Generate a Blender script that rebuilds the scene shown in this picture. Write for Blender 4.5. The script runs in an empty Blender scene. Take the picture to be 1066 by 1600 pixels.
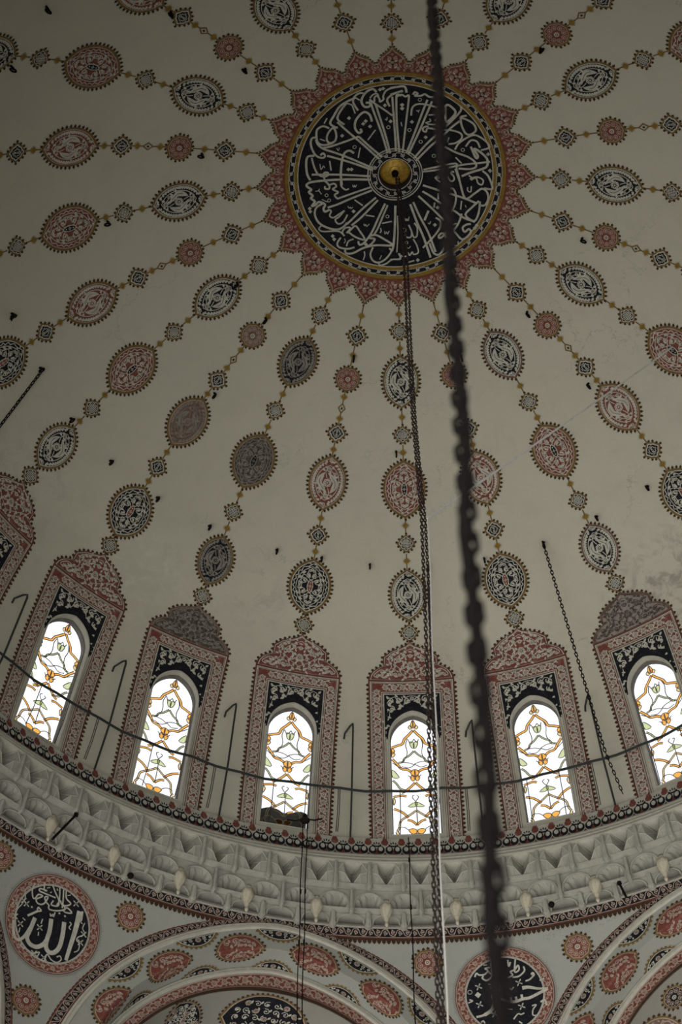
import bpy, math, random
from mathutils import Vector, Matrix
random.seed(7)
C = bpy.context.scene.collection
PI = math.pi
def R(d): return math.radians(d)

# ------------------------------------------------------------------ camera, sky, exposure
CAM = Vector((-0.4255, -13.6917, 0.0)); PITCH, YAW, ROLL, FPX = 0.9649044, -0.04637854, 0.00520985, 2612.14
cp, sp, cy_, sy_ = math.cos(PITCH), math.sin(PITCH), math.cos(YAW), math.sin(YAW)
FW = Vector((cp * sy_, cp * cy_, sp)); RT = Vector((cy_, -sy_, 0)); UP = RT.cross(FW)
r2 = math.cos(ROLL) * RT + math.sin(ROLL) * UP; u2 = -math.sin(ROLL) * RT + math.cos(ROLL) * UP
cd = bpy.data.cameras.new('camera'); cam = bpy.data.objects.new('camera', cd); C.objects.link(cam)
cam.matrix_world = Matrix(((r2.x, u2.x, -FW.x, CAM.x), (r2.y, u2.y, -FW.y, CAM.y), (r2.z, u2.z, -FW.z, CAM.z), (0, 0, 0, 1)))
cd.sensor_fit = 'VERTICAL'; cd.sensor_height = 36; cd.lens = FPX / 1600 * 36; cd.clip_end = 300
cd.dof.use_dof = True; cd.dof.focus_distance = 31; cd.dof.aperture_fstop = 1.9
bpy.context.scene.camera = cam
sc = bpy.context.scene
sc.view_settings.view_transform = 'Standard'; sc.view_settings.look = 'None'
sc.view_settings.gamma = 1; sc.view_settings.use_curve_mapping = False; sc.view_settings.exposure = -0.22
SKY, FLOOR_LIGHT = 1.6, 0.66
w = bpy.data.worlds.new('overcast_sky'); sc.world = w; w.use_nodes = True
nt = w.node_tree; nt.nodes.clear()
tc = nt.nodes.new('ShaderNodeTexCoord'); sx = nt.nodes.new('ShaderNodeSeparateXYZ'); mr = nt.nodes.new('ShaderNodeMapRange')
mr.inputs[1].default_value = -0.04; mr.inputs[2].default_value = 0.06
mx = nt.nodes.new('ShaderNodeMix'); mx.data_type = 'RGBA'
mx.inputs[6].default_value = (1, 1, 1, 1)
mx.inputs[7].default_value = (0.97 * SKY, 1.0 * SKY, 1.03 * SKY, 1)
dp = nt.nodes.new('ShaderNodeVectorMath'); dp.operation = 'DOT_PRODUCT'; dp.inputs[1].default_value = Vector((-0.34, -0.74, -0.46)).normalized()
md = nt.nodes.new('ShaderNodeMapRange'); md.inputs[1].default_value = 0.42; md.inputs[2].default_value = 0.98; md.inputs[3].default_value = 0.19; md.inputs[4].default_value = 5.3   # daylight of the nave comes mostly from one side
mf = nt.nodes.new('ShaderNodeMix'); mf.data_type = 'RGBA'; mf.blend_type = 'MULTIPLY'; mf.inputs[0].default_value = 1
nt.links.new(tc.outputs['Generated'], dp.inputs[0]); nt.links.new(dp.outputs['Value'], md.inputs[0])
bg = nt.nodes.new('ShaderNodeBackground'); wo = nt.nodes.new('ShaderNodeOutputWorld')
nt.links.new(tc.outputs['Generated'], sx.inputs[0]); nt.links.new(sx.outputs[2], mr.inputs[0])
mf.inputs[6].default_value = (1.0 * FLOOR_LIGHT, 0.97 * FLOOR_LIGHT, 0.88 * FLOOR_LIGHT, 1); nt.links.new(md.outputs[0], mf.inputs[7]); nt.links.new(mf.outputs[2], mx.inputs[6])
nt.links.new(mr.outputs[0], mx.inputs[0]); nt.links.new(mx.outputs[2], bg.inputs[0]); nt.links.new(bg.outputs[0], wo.inputs[0])

# ------------------------------------------------------------------ materials
MATS = {}
def paint(name, col, var=0.18, scale=6.0, rough=0.85, fade=None, fade_amt=0.0, bump=0.0, metal=0.0):
    m = bpy.data.materials.new(name); m.use_nodes = True; t = m.node_tree; b = t.nodes['Principled BSDF']
    b.inputs['Roughness'].default_value = rough; b.inputs['Metallic'].default_value = metal
    b.inputs['Specular IOR Level'].default_value = 0.3 if metal else 0.04
    tc = t.nodes.new('ShaderNodeTexCoord')
    n = t.nodes.new('ShaderNodeTexNoise'); n.inputs['Scale'].default_value = scale; n.inputs['Detail'].default_value = 6; n.inputs['Roughness'].default_value = 0.65
    t.links.new(tc.outputs['Object'], n.inputs['Vector'])
    mr = t.nodes.new('ShaderNodeMapRange'); mr.inputs[1].default_value = 0.3; mr.inputs[2].default_value = 0.7; mr.inputs[3].default_value = 1 - var; mr.inputs[4].default_value = 1 + var
    t.links.new(n.outputs[0], mr.inputs[0])
    mul = t.nodes.new('ShaderNodeMix'); mul.data_type = 'RGBA'; mul.blend_type = 'MULTIPLY'; mul.inputs[0].default_value = 1
    mul.inputs[6].default_value = (*col, 1); t.links.new(mr.outputs[0], mul.inputs[7])
    out = mul.outputs[2]
    if fade:
        n2 = t.nodes.new('ShaderNodeTexNoise'); n2.inputs['Scale'].default_value = 14; n2.inputs['Detail'].default_value = 4
        t.links.new(tc.outputs['Object'], n2.inputs['Vector'])
        m2 = t.nodes.new('ShaderNodeMapRange'); m2.inputs[1].default_value = 0.5; m2.inputs[2].default_value = 0.72; m2.inputs[4].default_value = fade_amt
        t.links.new(n2.outputs[0], m2.inputs[0])
        f = t.nodes.new('ShaderNodeMix'); f.data_type = 'RGBA'; f.inputs[7].default_value = (*fade, 1)
        t.links.new(m2.outputs[0], f.inputs[0]); t.links.new(out, f.inputs[6]); out = f.outputs[2]
    t.links.new(out, b.inputs['Base Color'])
    if bump:
        bp = t.nodes.new('ShaderNodeBump'); bp.inputs['Strength'].default_value = bump; bp.inputs['Distance'].default_value = 0.02
        t.links.new(n.outputs[0], bp.inputs['Height']); t.links.new(bp.outputs[0], b.inputs['Normal'])
    MATS[name] = m; return m
PL = (0.52, 0.497, 0.42)
paint('red', (0.17, 0.056, 0.045), fade=(0.34, 0.24, 0.20), fade_amt=0.30)
paint('redline', (0.13, 0.05, 0.038))
paint('navy', (0.014, 0.0145, 0.019), fade=(0.05, 0.05, 0.055), fade_amt=0.3)
paint('white', (0.46, 0.45, 0.40), fade=(0.30, 0.28, 0.25), fade_amt=0.4)
paint('rose', (0.38, 0.30, 0.255), fade=(0.30, 0.20, 0.17), fade_amt=0.4)
paint('brown', (0.17, 0.115, 0.05))
paint('dark', (0.055, 0.033, 0.022))
paint('gold', (0.23, 0.145, 0.032), fade=(0.15, 0.09, 0.03), fade_amt=0.6)
paint('soot', (0.075, 0.062, 0.055), fade=(0.2, 0.18, 0.16), fade_amt=0.5)
paint('sootline', (0.23, 0.21, 0.19), fade=(0.1, 0.09, 0.08), fade_amt=0.8)
paint('umber', (0.16, 0.10, 0.08), fade=(0.25, 0.2, 0.17), fade_amt=0.5)
paint('ashen', (0.24, 0.21, 0.20), fade=(0.36, 0.33, 0.30), fade_amt=0.6)
paint('stone', (0.34, 0.332, 0.30), var=0.16, scale=5, bump=0.35)
paint('stonecarve', (0.50, 0.46, 0.37), var=0.2, scale=12, bump=0.5)
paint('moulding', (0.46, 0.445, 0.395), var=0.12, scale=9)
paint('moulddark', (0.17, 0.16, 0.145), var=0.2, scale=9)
paint('iron', (0.045, 0.05, 0.05), var=0.3, scale=30, rough=0.55, metal=0.5)
paint('blackiron', (0.012, 0.010, 0.010), var=0.3, scale=30, rough=0.9); MATS['blackiron'].node_tree.nodes['Principled BSDF'].inputs['Specular IOR Level'].default_value = 0.05
paint('rust', (0.05, 0.036, 0.034), var=0.4, scale=30, rough=0.8)
paint('cable', (0.75, 0.74, 0.72), var=0.1, scale=9, rough=0.5)
paint('brass', (0.52, 0.33, 0.06), var=0.4, scale=14, rough=0.5, metal=0.35)
paint('lead', (0.22, 0.19, 0.15), var=0.2, scale=20, rough=0.8)
paint('outsidedark', (0.09, 0.09, 0.08), var=0.35, scale=9)

STAINS = [(5.15, 7.35, 27.0, 1.5, (.27, .255, .22), .8), (-5.3, 6.6, 27.5, 1.3, (.60, .585, .50), .55), (6.2, 6.3, 27.6, 1.3, (.29, .27, .24), .7), (-7.4, 4.4, 27.4, 1.6, (.36, .34, .29), .5), (-3.0, 7.6, 27.7, .9, (.34, .32, .28), .5)]
def plaster_mat(name, col, bumps=0.25):
    m = bpy.data.materials.new(name); m.use_nodes = True; t = m.node_tree; L = t.links; b = t.nodes['Principled BSDF']
    b.inputs['Roughness'].default_value = 0.9; b.inputs['Specular IOR Level'].default_value = 0.15
    tc = t.nodes.new('ShaderNodeTexCoord')
    def noise(s, d=6, r=0.6, dist=0.0):
        n = t.nodes.new('ShaderNodeTexNoise'); n.inputs['Scale'].default_value = s; n.inputs['Detail'].default_value = d
        n.inputs['Roughness'].default_value = r; n.inputs['Distortion'].default_value = dist; L.new(tc.outputs['Object'], n.inputs['Vector']); return n
    def ramp(src, lo, hi, a, b2):
        r_ = t.nodes.new('ShaderNodeMapRange'); r_.inputs[1].default_value = lo; r_.inputs[2].default_value = hi; r_.inputs[3].default_value = a; r_.inputs[4].default_value = b2
        L.new(src, r_.inputs[0]); return r_.outputs[0]
    def mixc(f, a, c2, mode='MIX'):
        x = t.nodes.new('ShaderNodeMix'); x.data_type = 'RGBA'; x.blend_type = mode
        if isinstance(f, float): x.inputs[0].default_value = f
        else: L.new(f, x.inputs[0])
        if isinstance(a, tuple): x.inputs[6].default_value = (*a, 1)
        else: L.new(a, x.inputs[6])
        if isinstance(c2, tuple): x.inputs[7].default_value = (*c2, 1)
        else: L.new(c2, x.inputs[7])
        return x.outputs[2]
    n1 = noise(0.35, 5, 0.6); n2 = noise(2.2, 8, 0.7); n3 = noise(22, 4, 0.6)
    c = mixc(ramp(n1.outputs[0], 0.35, 0.7, 0, 0.4), col, (col[0] * 0.86, col[1] * 0.87, col[2] * 0.9))
    c = mixc(ramp(n2.outputs[0], 0.48, 0.75, 0, 0.35), c, (col[0] * 0.74, col[1] * 0.73, col[2] * 0.72))
    c = mixc(ramp(n3.outputs[0], 0.3, 0.7, 0, 0.22), c, (col[0] * 0.75, col[1] * 0.75, col[2] * 0.76))
    # worn, re-plastered patches
    for (px, py, pz, rad, cc, am) in STAINS:
        dv = t.nodes.new('ShaderNodeVectorMath'); dv.operation = 'DISTANCE'; dv.inputs[1].default_value = (px, py, pz); L.new(tc.outputs['Object'], dv.inputs[0])
        g = ramp(dv.outputs['Value'], rad, rad * .35, 0, 1); nn_ = ramp(noise(2.6, 7, 0.72, .6).outputs[0], 0.47, 0.60, 0, 1)
        m3 = t.nodes.new('ShaderNodeMath'); m3.operation = 'MULTIPLY'; L.new(g, m3.inputs[0]); L.new(nn_, m3.inputs[1])
        m4 = t.nodes.new('ShaderNodeMath'); m4.operation = 'MULTIPLY'; L.new(m3.outputs[0], m4.inputs[0]); m4.inputs[1].default_value = am
        c = mixc(m4.outputs[0], c, cc)
    # hairline cracks
    v = t.nodes.new('ShaderNodeTexVoronoi'); v.feature = 'DISTANCE_TO_EDGE'; v.inputs['Scale'].default_value = 0.22
    n4 = noise(1.3, 5, 0.7); va = t.nodes.new('ShaderNodeVectorMath'); va.operation = 'ADD'
    vs = t.nodes.new('ShaderNodeVectorMath'); vs.operation = 'SCALE'; vs.inputs[3].default_value = 1.6
    L.new(n4.outputs['Color'], vs.inputs[0]); L.new(tc.outputs['Object'], va.inputs[0]); L.new(vs.outputs[0], va.inputs[1]); L.new(va.outputs[0], v.inputs['Vector'])
    cr = ramp(v.outputs['Distance'], 0.0, 0.0035, 0.5, 0)
    brk = ramp(noise(0.5, 3).outputs[0], 0.5, 0.6, 0, 1)
    mm = t.nodes.new('ShaderNodeMath'); mm.operation = 'MULTIPLY'; L.new(cr, mm.inputs[0]); L.new(brk, mm.inputs[1])
    c = mixc(mm.outputs[0], c, (0.16, 0.15, 0.13))
    L.new(c, b.inputs['Base Color'])
    bp = t.nodes.new('ShaderNodeBump'); bp.inputs['Strength'].default_value = bumps; bp.inputs['Distance'].default_value = 0.015
    L.new(n2.outputs[0], bp.inputs['Height']); L.new(bp.outputs[0], b.inputs['Normal'])
    MATS[name] = m; return m
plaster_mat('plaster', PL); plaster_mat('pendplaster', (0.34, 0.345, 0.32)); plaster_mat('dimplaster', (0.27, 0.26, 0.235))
def glass(name, col, dirt=0.0):
    m = bpy.data.materials.new(name); m.use_nodes = True; t = m.node_tree; t.nodes.clear()
    o = t.nodes.new('ShaderNodeOutputMaterial'); tr = t.nodes.new('ShaderNodeBsdfTransparent'); tr.inputs[0].default_value = (*col, 1)
    gl = t.nodes.new('ShaderNodeBsdfGlossy'); gl.inputs['Roughness'].default_value = 0.25; gl.inputs[0].default_value = (0.6, 0.6, 0.6, 1)
    mi = t.nodes.new('ShaderNodeMixShader'); mi.inputs[0].default_value = 0.05
    t.links.new(tr.outputs[0], mi.inputs[1]); t.links.new(gl.outputs[0], mi.inputs[2]); t.links.new(mi.outputs[0], o.inputs[0]); MATS[name] = m
glass('clear', (0.93, 0.93, 0.95)); glass('amber', (0.90, 0.42, 0.08)); glass('paleamber', (0.80, 0.58, 0.28)); glass('greenish', (0.58, 0.64, 0.34))

# ------------------------------------------------------------------ object helpers
def empty(name, loc=(0, 0, 0), rz=0, label=None, cat=None, group=None):
    o = bpy.data.objects.new(name, None); C.objects.link(o); o.location = loc; o.rotation_euler = (0, 0, rz); o.empty_display_size = 0.2
    return tag(o, label, cat, group)
def tag(o, label=None, cat=None, group=None, kind=None):
    if label: o['label'] = label
    if cat: o['category'] = cat
    if group: o['group'] = group
    if kind: o['kind'] = kind
    return o
class MB:
    def __init__(s): s.v = []; s.f = []; s.m = []; s.names = []
    def mi(s, mat):
        if mat not in s.names: s.names.append(mat)
        return s.names.index(mat)
    def add(s, vs, fs, mat):
        b = len(s.v); s.v += [tuple(v) for v in vs]; k = s.mi(mat)
        for f in fs: s.f.append(tuple(i + b for i in f)); s.m.append(k)
    def build(s, name, parent=None, smooth=False, origin=None):
        me = bpy.data.meshes.new(name)
        o0 = Vector(origin) if origin is not None else Vector((0, 0, 0))
        me.from_pydata([tuple(Vector(v) - o0) for v in s.v], [], s.f)
        for n in s.names: me.materials.append(MATS[n])
        me.polygons.foreach_set('material_index', s.m)
        if smooth: me.polygons.foreach_set('use_smooth', [True] * len(s.f))
        me.update()
        o = bpy.data.objects.new(name, me); C.objects.link(o)
        if parent: o.parent = parent
        elif origin is not None: o.location = o0
        return o
    def grid(s, fn, ua, va, mat, closeu=False):
        nu, nv = len(ua), len(va)
        vs = [fn(u, v) for u in ua for v in va]
        fs = []
        for i in range(nu if closeu else nu - 1):
            for j in range(nv - 1):
                a, b = i, (i + 1) % nu
                fs.append((a * nv + j, b * nv + j, b * nv + j + 1, a * nv + j + 1))
        s.add(vs, fs, mat)
    def tube(s, pts, r, mat, n=6, closed=False):
        P = [Vector(p) for p in pts]; N = len(P); vs = []; fs = []
        rr = r if isinstance(r, (list, tuple)) else [r] * N
        prev = None
        for i in range(N):
            d = (P[(i + 1) % N] - P[i - 1]) if closed else (P[min(i + 1, N - 1)] - P[max(i - 1, 0)])
            d.normalize()
            if prev is None:
                a = Vector((0, 0, 1)) if abs(d.z) < 0.9 else Vector((1, 0, 0)); x = d.cross(a).normalized()
            else: x = (prev - d * prev.dot(d)).normalized()
            prev = x; y = d.cross(x)
            for k in range(n): vs.append(P[i] + rr[i] * (math.cos(2 * PI * k / n) * x + math.sin(2 * PI * k / n) * y))
        for i in range(N if closed else N - 1):
            for k in range(n):
                a = i * n + k; b = i * n + (k + 1) % n; c = ((i + 1) % N) * n + (k + 1) % n; d_ = ((i + 1) % N) * n + k
                fs.append((a, b, c, d_))
        if not closed: fs.append(tuple(range(n))); fs.append(tuple(range((N - 1) * n, N * n)))
        s.add(vs, fs, mat)
    def lathe(s, prof, axis0, mat, n=16):
        a = Vector(axis0)
        s.grid(lambda u, v: a + Vector((prof[v][0] * math.cos(u), prof[v][0] * math.sin(u), prof[v][1])), [2 * PI * k / n for k in range(n)], list(range(len(prof))), mat, closeu=True)

# ------------------------------------------------------------------ dome profile
PR = [(0, 31.75), (1, 31.70), (2, 31.53), (3.36, 31.17), (4.33, 30.82), (5.38, 30.36), (6.35, 29.78), (7.25, 29.04), (8.03, 28.22), (8.6, 27.57), (9.08, 26.68), (9.45, 25.6), (9.75, 24.3), (9.95, 22.9)]
def spline(P, n=30):
    N = len(P); t = [0]
    for i in range(1, N): t.append(t[-1] + math.dist(P[i], P[i - 1]))
    h = [t[i + 1] - t[i] for i in range(N - 1)]
    M = []
    for c in (0, 1):                     # natural cubic spline, tridiagonal solve
        a = [0] * N; b = [1] * N; cc = [0] * N; d = [0] * N
        for i in range(1, N - 1):
            a[i] = h[i - 1]; b[i] = 2 * (h[i - 1] + h[i]); cc[i] = h[i]; d[i] = 6 * ((P[i + 1][c] - P[i][c]) / h[i] - (P[i][c] - P[i - 1][c]) / h[i - 1])
        # near-natural ends
        for i in range(1, N):
            w_ = a[i] / b[i - 1]; b[i] -= w_ * cc[i - 1]; d[i] -= w_ * d[i - 1]
        x = [0] * N; x[-1] = d[-1] / b[-1]
        for i in range(N - 2, -1, -1): x[i] = (d[i] - cc[i] * x[i + 1]) / b[i]
        M.append(x)
    out = []
    for i in range(N - 1):
        for k in range(n):
            x = h[i] * k / n; A = (h[i] - x) / h[i]; B = x / h[i]
            out.append(tuple(A * P[i][c] + B * P[i + 1][c] + ((A ** 3 - A) * M[c][i] + (B ** 3 - B) * M[c][i + 1]) * h[i] ** 2 / 6 for c in (0, 1)))
    out.append(P[-1]); return out
PC = spline(PR); PS = [0]
for i in range(1, len(PC)): PS.append(PS[-1] + math.dist(PC[i], PC[i - 1]))
SB = PS[-1]
import bisect
def prof(s):
    if s <= 0: return 0.0, 31.75, 0.0, 1.0
    s = min(s, SB); i = min(max(bisect.bisect_right(PS, s) - 1, 0), len(PS) - 2)
    f = (s - PS[i]) / (PS[i + 1] - PS[i]); a, b = PC[i], PC[i + 1]
    def tan(j):
        j0, j1 = max(j - 6, 0), min(j + 6, len(PC) - 1); l = math.dist(PC[j0], PC[j1]); return (PC[j1][0] - PC[j0][0]) / l, (PC[j1][1] - PC[j0][1]) / l
    t0, t1 = tan(i), tan(i + 1); tr = t0[0] + (t1[0] - t0[0]) * f; tz = t0[1] + (t1[1] - t0[1]) * f
    return a[0] + (b[0] - a[0]) * f, a[1] + (b[1] - a[1]) * f, tz, -tr      # inward normal: (tz, -tr)
def dmap(s, t, h=0.0):
    r, z, nr, nz = prof(s); a = t / max(r, 0.05)
    rr = r + h * nr; return Vector((rr * math.sin(a), rr * math.cos(a), z + h * nz))
def dpol(s, az, h=0.0):
    r, z, nr, nz = prof(s); rr = r + h * nr; return Vector((rr * math.sin(az), rr * math.cos(az), z + h * nz))

# ------------------------------------------------------------------ painter: 2-D ornament laid on a surface map
def cat(P, n=4, closed=False):
    """Catmull-Rom smoothing"""
    N = len(P)
    if N < 3: return [tuple(p) for p in P]
    out = []
    rng = range(N) if closed else range(N - 1)
    for i in rng:
        if closed: p0, p1, p2, p3 = P[(i - 1) % N], P[i], P[(i + 1) % N], P[(i + 2) % N]
        else: p0, p1, p2, p3 = P[max(i - 1, 0)], P[i], P[i + 1], P[min(i + 2, N - 1)]
        for k in range(n):
            t = k / n
            out.append(tuple(0.5 * (2 * p1[c] + (p2[c] - p0[c]) * t + (2 * p0[c] - 5 * p1[c] + 4 * p2[c] - p3[c]) * t * t + (3 * p1[c] - p0[c] - 3 * p2[c] + p3[c]) * t ** 3) for c in (0, 1)))
    if not closed: out.append(tuple(P[-1]))
    return out
class Painter(MB):
    def __init__(s, mp, h0=0.008):
        super().__init__(); s.mp = mp; s.h0 = h0; s.k = 0
    def H(s, layer): s.k += 1; return s.h0 + layer * 0.0035 + (s.k % 12) * 0.0002
    def fill(s, out, mat, layer=0, rings=4, c=None, inner=0.0):
        n = len(out); h = s.H(layer)
        if c is None: c = (sum(p[0] for p in out) / n, sum(p[1] for p in out) / n)
        vs = []; fs = []
        ks = [inner + (1 - inner) * (j + 1) / rings for j in range(rings)]
        if inner > 0: ks = [inner] + ks
        for q in ks: vs += [s.mp(c[0] + (p[0] - c[0]) * q, c[1] + (p[1] - c[1]) * q, h) for p in out]
        for j in range(len(ks) - 1):
            for i in range(n): fs.append((j * n + i, j * n + (i + 1) % n, (j + 1) * n + (i + 1) % n, (j + 1) * n + i))
        if inner == 0:
            vs.append(s.mp(c[0], c[1], h)); m = len(vs) - 1
            for i in range(n): fs.append((m, i, (i + 1) % n))
        s.add(vs, fs, mat)
    def stroke(s, pts, wd, mat, layer=1, closed=False, sm=0, taper=False):
        if sm: pts = cat(pts, sm, closed)
        n = len(pts); h = s.H(layer); vs = []; fs = []
        for i in range(n):
            if closed: a, b = pts[i - 1], pts[(i + 1) % n]
            else: a, b = pts[max(i - 1, 0)], pts[min(i + 1, n - 1)]
            dx, dy = b[0] - a[0], b[1] - a[1]; l = math.hypot(dx, dy) or 1
            w_ = wd[0] + (wd[1] - wd[0]) * i / (n - 1) if isinstance(wd, tuple) else wd
            if taper: w_ *= 0.25 + 0.75 * min(1, 4 * min(i, n - 1 - i) / (n - 1))
            nx, ny = -dy / l * w_ / 2, dx / l * w_ / 2; p = pts[i]
            vs += [s.mp(p[0] + nx, p[1] + ny, h), s.mp(p[0] - nx, p[1] - ny, h)]
        for i in range(n if closed else n - 1):
            j = (i + 1) % n; fs.append((2 * i, 2 * i + 1, 2 * j + 1, 2 * j))
        s.add(vs, fs, mat)
    def disc(s, x, y, r, mat, layer=2, n=8, ry=None, rings=1): s.fill([(x + r * math.cos(2 * PI * i / n), y + (ry or r) * math.sin(2 * PI * i / n)) for i in range(n)], mat, layer, rings, (x, y))
    def ring(s, x, y, r, wd, mat, layer=2, n=12): s.stroke([(x + r * math.cos(2 * PI * i / n), y + r * math.sin(2 * PI * i / n)) for i in range(n)], wd, mat, layer, closed=True)
    def diamond(s, x, y, r, mat, layer=2, q=1.0): s.fill([(x - r, y), (x, y - r * q), (x + r, y), (x, y + r * q)], mat, layer, 1, (x, y))
    def leaf(s, x, y, ang, l, wd, mat, layer=2, bend=0.25):
        ca, sa = math.cos(ang), math.sin(ang)
        o = []
        for i in range(5): u = i / 4; o.append((u * l, wd * math.sin(PI * u) ** 0.8 * 0.5 + bend * l * u * (1 - u)))
        for i in range(3, 0, -1): u = i / 4; o.append((u * l, -wd * math.sin(PI * u) * 0.5 + bend * l * u * (1 - u)))
        s.fill([(x + a * ca - b * sa, y + a * sa + b * ca) for a, b in o], mat, layer, 1)
    def floret(s, x, y, r, mat, ground, n=6, layer=2, a0=0.0):
        for i in range(n):
            a = a0 + 2 * PI * i / n; s.disc(x + 0.62 * r * math.cos(a), y + 0.62 * r * math.sin(a), 0.36 * r, mat, layer, 6)
        s.disc(x, y, 0.42 * r, ground, layer + 1, 8); s.disc(x, y, 0.24 * r, mat, layer + 2, 6)
        if r > 0.05:
            for i in range(n):
                a = a0 + 2 * PI * i / n; s.disc(x + 0.66 * r * math.cos(a), y + 0.66 * r * math.sin(a), 0.12 * r, ground, layer + 1, 4)
    def spiral(s, x, y, r, a0, turns, wd, mat, layer=2, flip=1, n=14):
        pts = []
        for i in range(n + 1):
            u = i / n; a = a0 + flip * 2 * PI * turns * u; q = r * (1 - 0.82 * u); pts.append((x + q * math.cos(a), y + q * math.sin(a)))
        s.stroke(pts, wd, mat, layer); s.disc(pts[-1][0], pts[-1][1], wd * 1.1, mat, layer, 6)
    def teeth(s, out, sp, ht, mat, layer=0, closed=True, side=1, lobed=True, c=None):
        """small pointed trefoil teeth set along an outline"""
        n = len(out); acc = 0.0; L = []
        for i in range(n if closed else n - 1): L.append(math.dist(out[i], out[(i + 1) % n]))
        tot = sum(L); m = max(1, round(tot / sp)); st = tot / m; pos = st / 2; i = 0; run = 0
        for j in range(m):
            d = (j + 0.5) * st
            while run + L[i] < d and i < len(L) - 1: run += L[i]; i += 1
            f = (d - run) / L[i]; a, b = out[i], out[(i + 1) % n]
            x, y = a[0] + (b[0] - a[0]) * f, a[1] + (b[1] - a[1]) * f
            tx, ty = (b[0] - a[0]) / L[i], (b[1] - a[1]) / L[i]; nx, ny = ty * side, -tx * side
            if c is not None and (nx * (x - c[0]) + ny * (y - c[1])) < 0: nx, ny = -nx, -ny
            w_ = st * 0.36; ht_ = ht
            P = [(-w_ * .5, -0.1 * ht), (-w_, 0.38 * ht), (-w_ * .55, 0.6 * ht), (0, ht), (w_ * .55, 0.6 * ht), (w_, 0.38 * ht), (w_ * .5, -0.1 * ht)] if lobed else [(-w_, 0), (0, ht), (w_, 0)]
            s.fill([(x + p[0] * tx + p[1] * nx, y + p[0] * ty + p[1] * ny) for p in P], mat, layer, 1)
def sc_out(out, q, c=(0, 0), qy=None): return [(c[0] + (p[0] - c[0]) * q, c[1] + (p[1] - c[1]) * (qy or q)) for p in out]

# ornament strips: F(a, b) -> surface coordinates; a runs 0..L, b -1..1 across a half width hw (metres)
def strip_map(p, F):
    q = Painter(lambda a, b, h: p.mp(*F(a, b), h), p.h0); q.v, q.f, q.m, q.names = p.v, p.f, p.m, p.names; return q
def floral_strip(p, F, L, hw, ground, line, step=0.30, seed=1, ground_done=False, fl=0.80, ww=0.019):
    q = strip_map(p, F); n = max(1, round(L / step)); st = L / n
    for i in range(n):
        a = (i + 0.5) * st; up = 1 if i % 2 else -1
        q.floret(a, 0.0, hw * fl, line, ground, 8 if i % 2 else 6, 2)
        # vines between florets
        A = a + st / 2
        q.stroke([(a + hw * .5, up * hw * .4), (A, up * hw * 0.82), (A + st * .30, up * hw * .35)], ww, line, 2, sm=3)
        q.stroke([(a + hw * .5, -up * hw * .4), (A - st * .05, -up * hw * .2), (A + st * .1, -up * hw * .8), (A + st * .38, -up * hw * .72)], ww, line, 2, sm=3)
        q.leaf(A - .02, up * hw * .55, up * .6, hw * .8, hw * .42, line, 3); q.leaf(A + .02, -up * hw * .3, -up * 2.3, hw * .8, hw * .42, line, 3)
        q.leaf(a, hw * .78, .3, hw * .5, hw * .25, line, 3); q.leaf(a, -hw * .78, 2.8, hw * .5, hw * .25, line, 3)
def arab_strip(p, F, L, hw, ground, line, step=0.22, ww=0.016):
    q = strip_map(p, F); n = max(1, round(L / step)); st = L / n
    for i in range(n):
        a = (i + 0.5) * st; up = 1 if i % 2 else -1
        q.spiral(a, -up * hw * .12, hw * .6, up * 1.6, 1.1, ww, line, 2, flip=up, n=10)
        q.stroke([(a - st * .5, up * hw * .5), (a - st * .2, up * hw * .85), (a + st * .2, up * hw * .8), (a + st * .5, -up * hw * .5)], ww, line, 2, sm=2)
        q.leaf(a + st * .1, up * hw * .75, -up * 1.0, hw * .55, hw * .3, line, 3); q.leaf(a - st * .25, -up * hw * .8, up * .8, hw * .5, hw * .3, line, 3)

# ------------------------------------------------------------------ motifs (all in s,t metres round a centre)
def vesica(hl, hw, n=22, p=0.62, tip=1.05):
    top = []
    for i in range(n + 1):
        u = -1 + 2 * i / n; top.append((hl * u, hw * (1 - abs(u) ** 2.1) ** p))
    top[0] = (-hl * tip, 0); top[-1] = (hl * tip, 0)
    return top + [(a, -b) for a, b in reversed(top[1:-1])]
def sub(p, cx):                     # painter whose origin is shifted along s
    q = Painter(lambda a, b, h: p.mp(cx + a, b, h), p.h0); q.v, q.f, q.m, q.names = p.v, p.f, p.m, p.names; return q
def medal_base(q, hl, hw, ground, rim='brown', line='white', band=None):
    o = vesica(hl, hw)
    q.teeth(o, 0.085, 0.068, 'dark', 0, c=(0, 0))
    q.fill(o, rim, 0, 6); q.fill(sc_out(o, .91, qy=.90), line, 1, 6)
    q.fill(sc_out(o, .875, qy=.86), band or ground, 2, 6)
    return o
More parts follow.
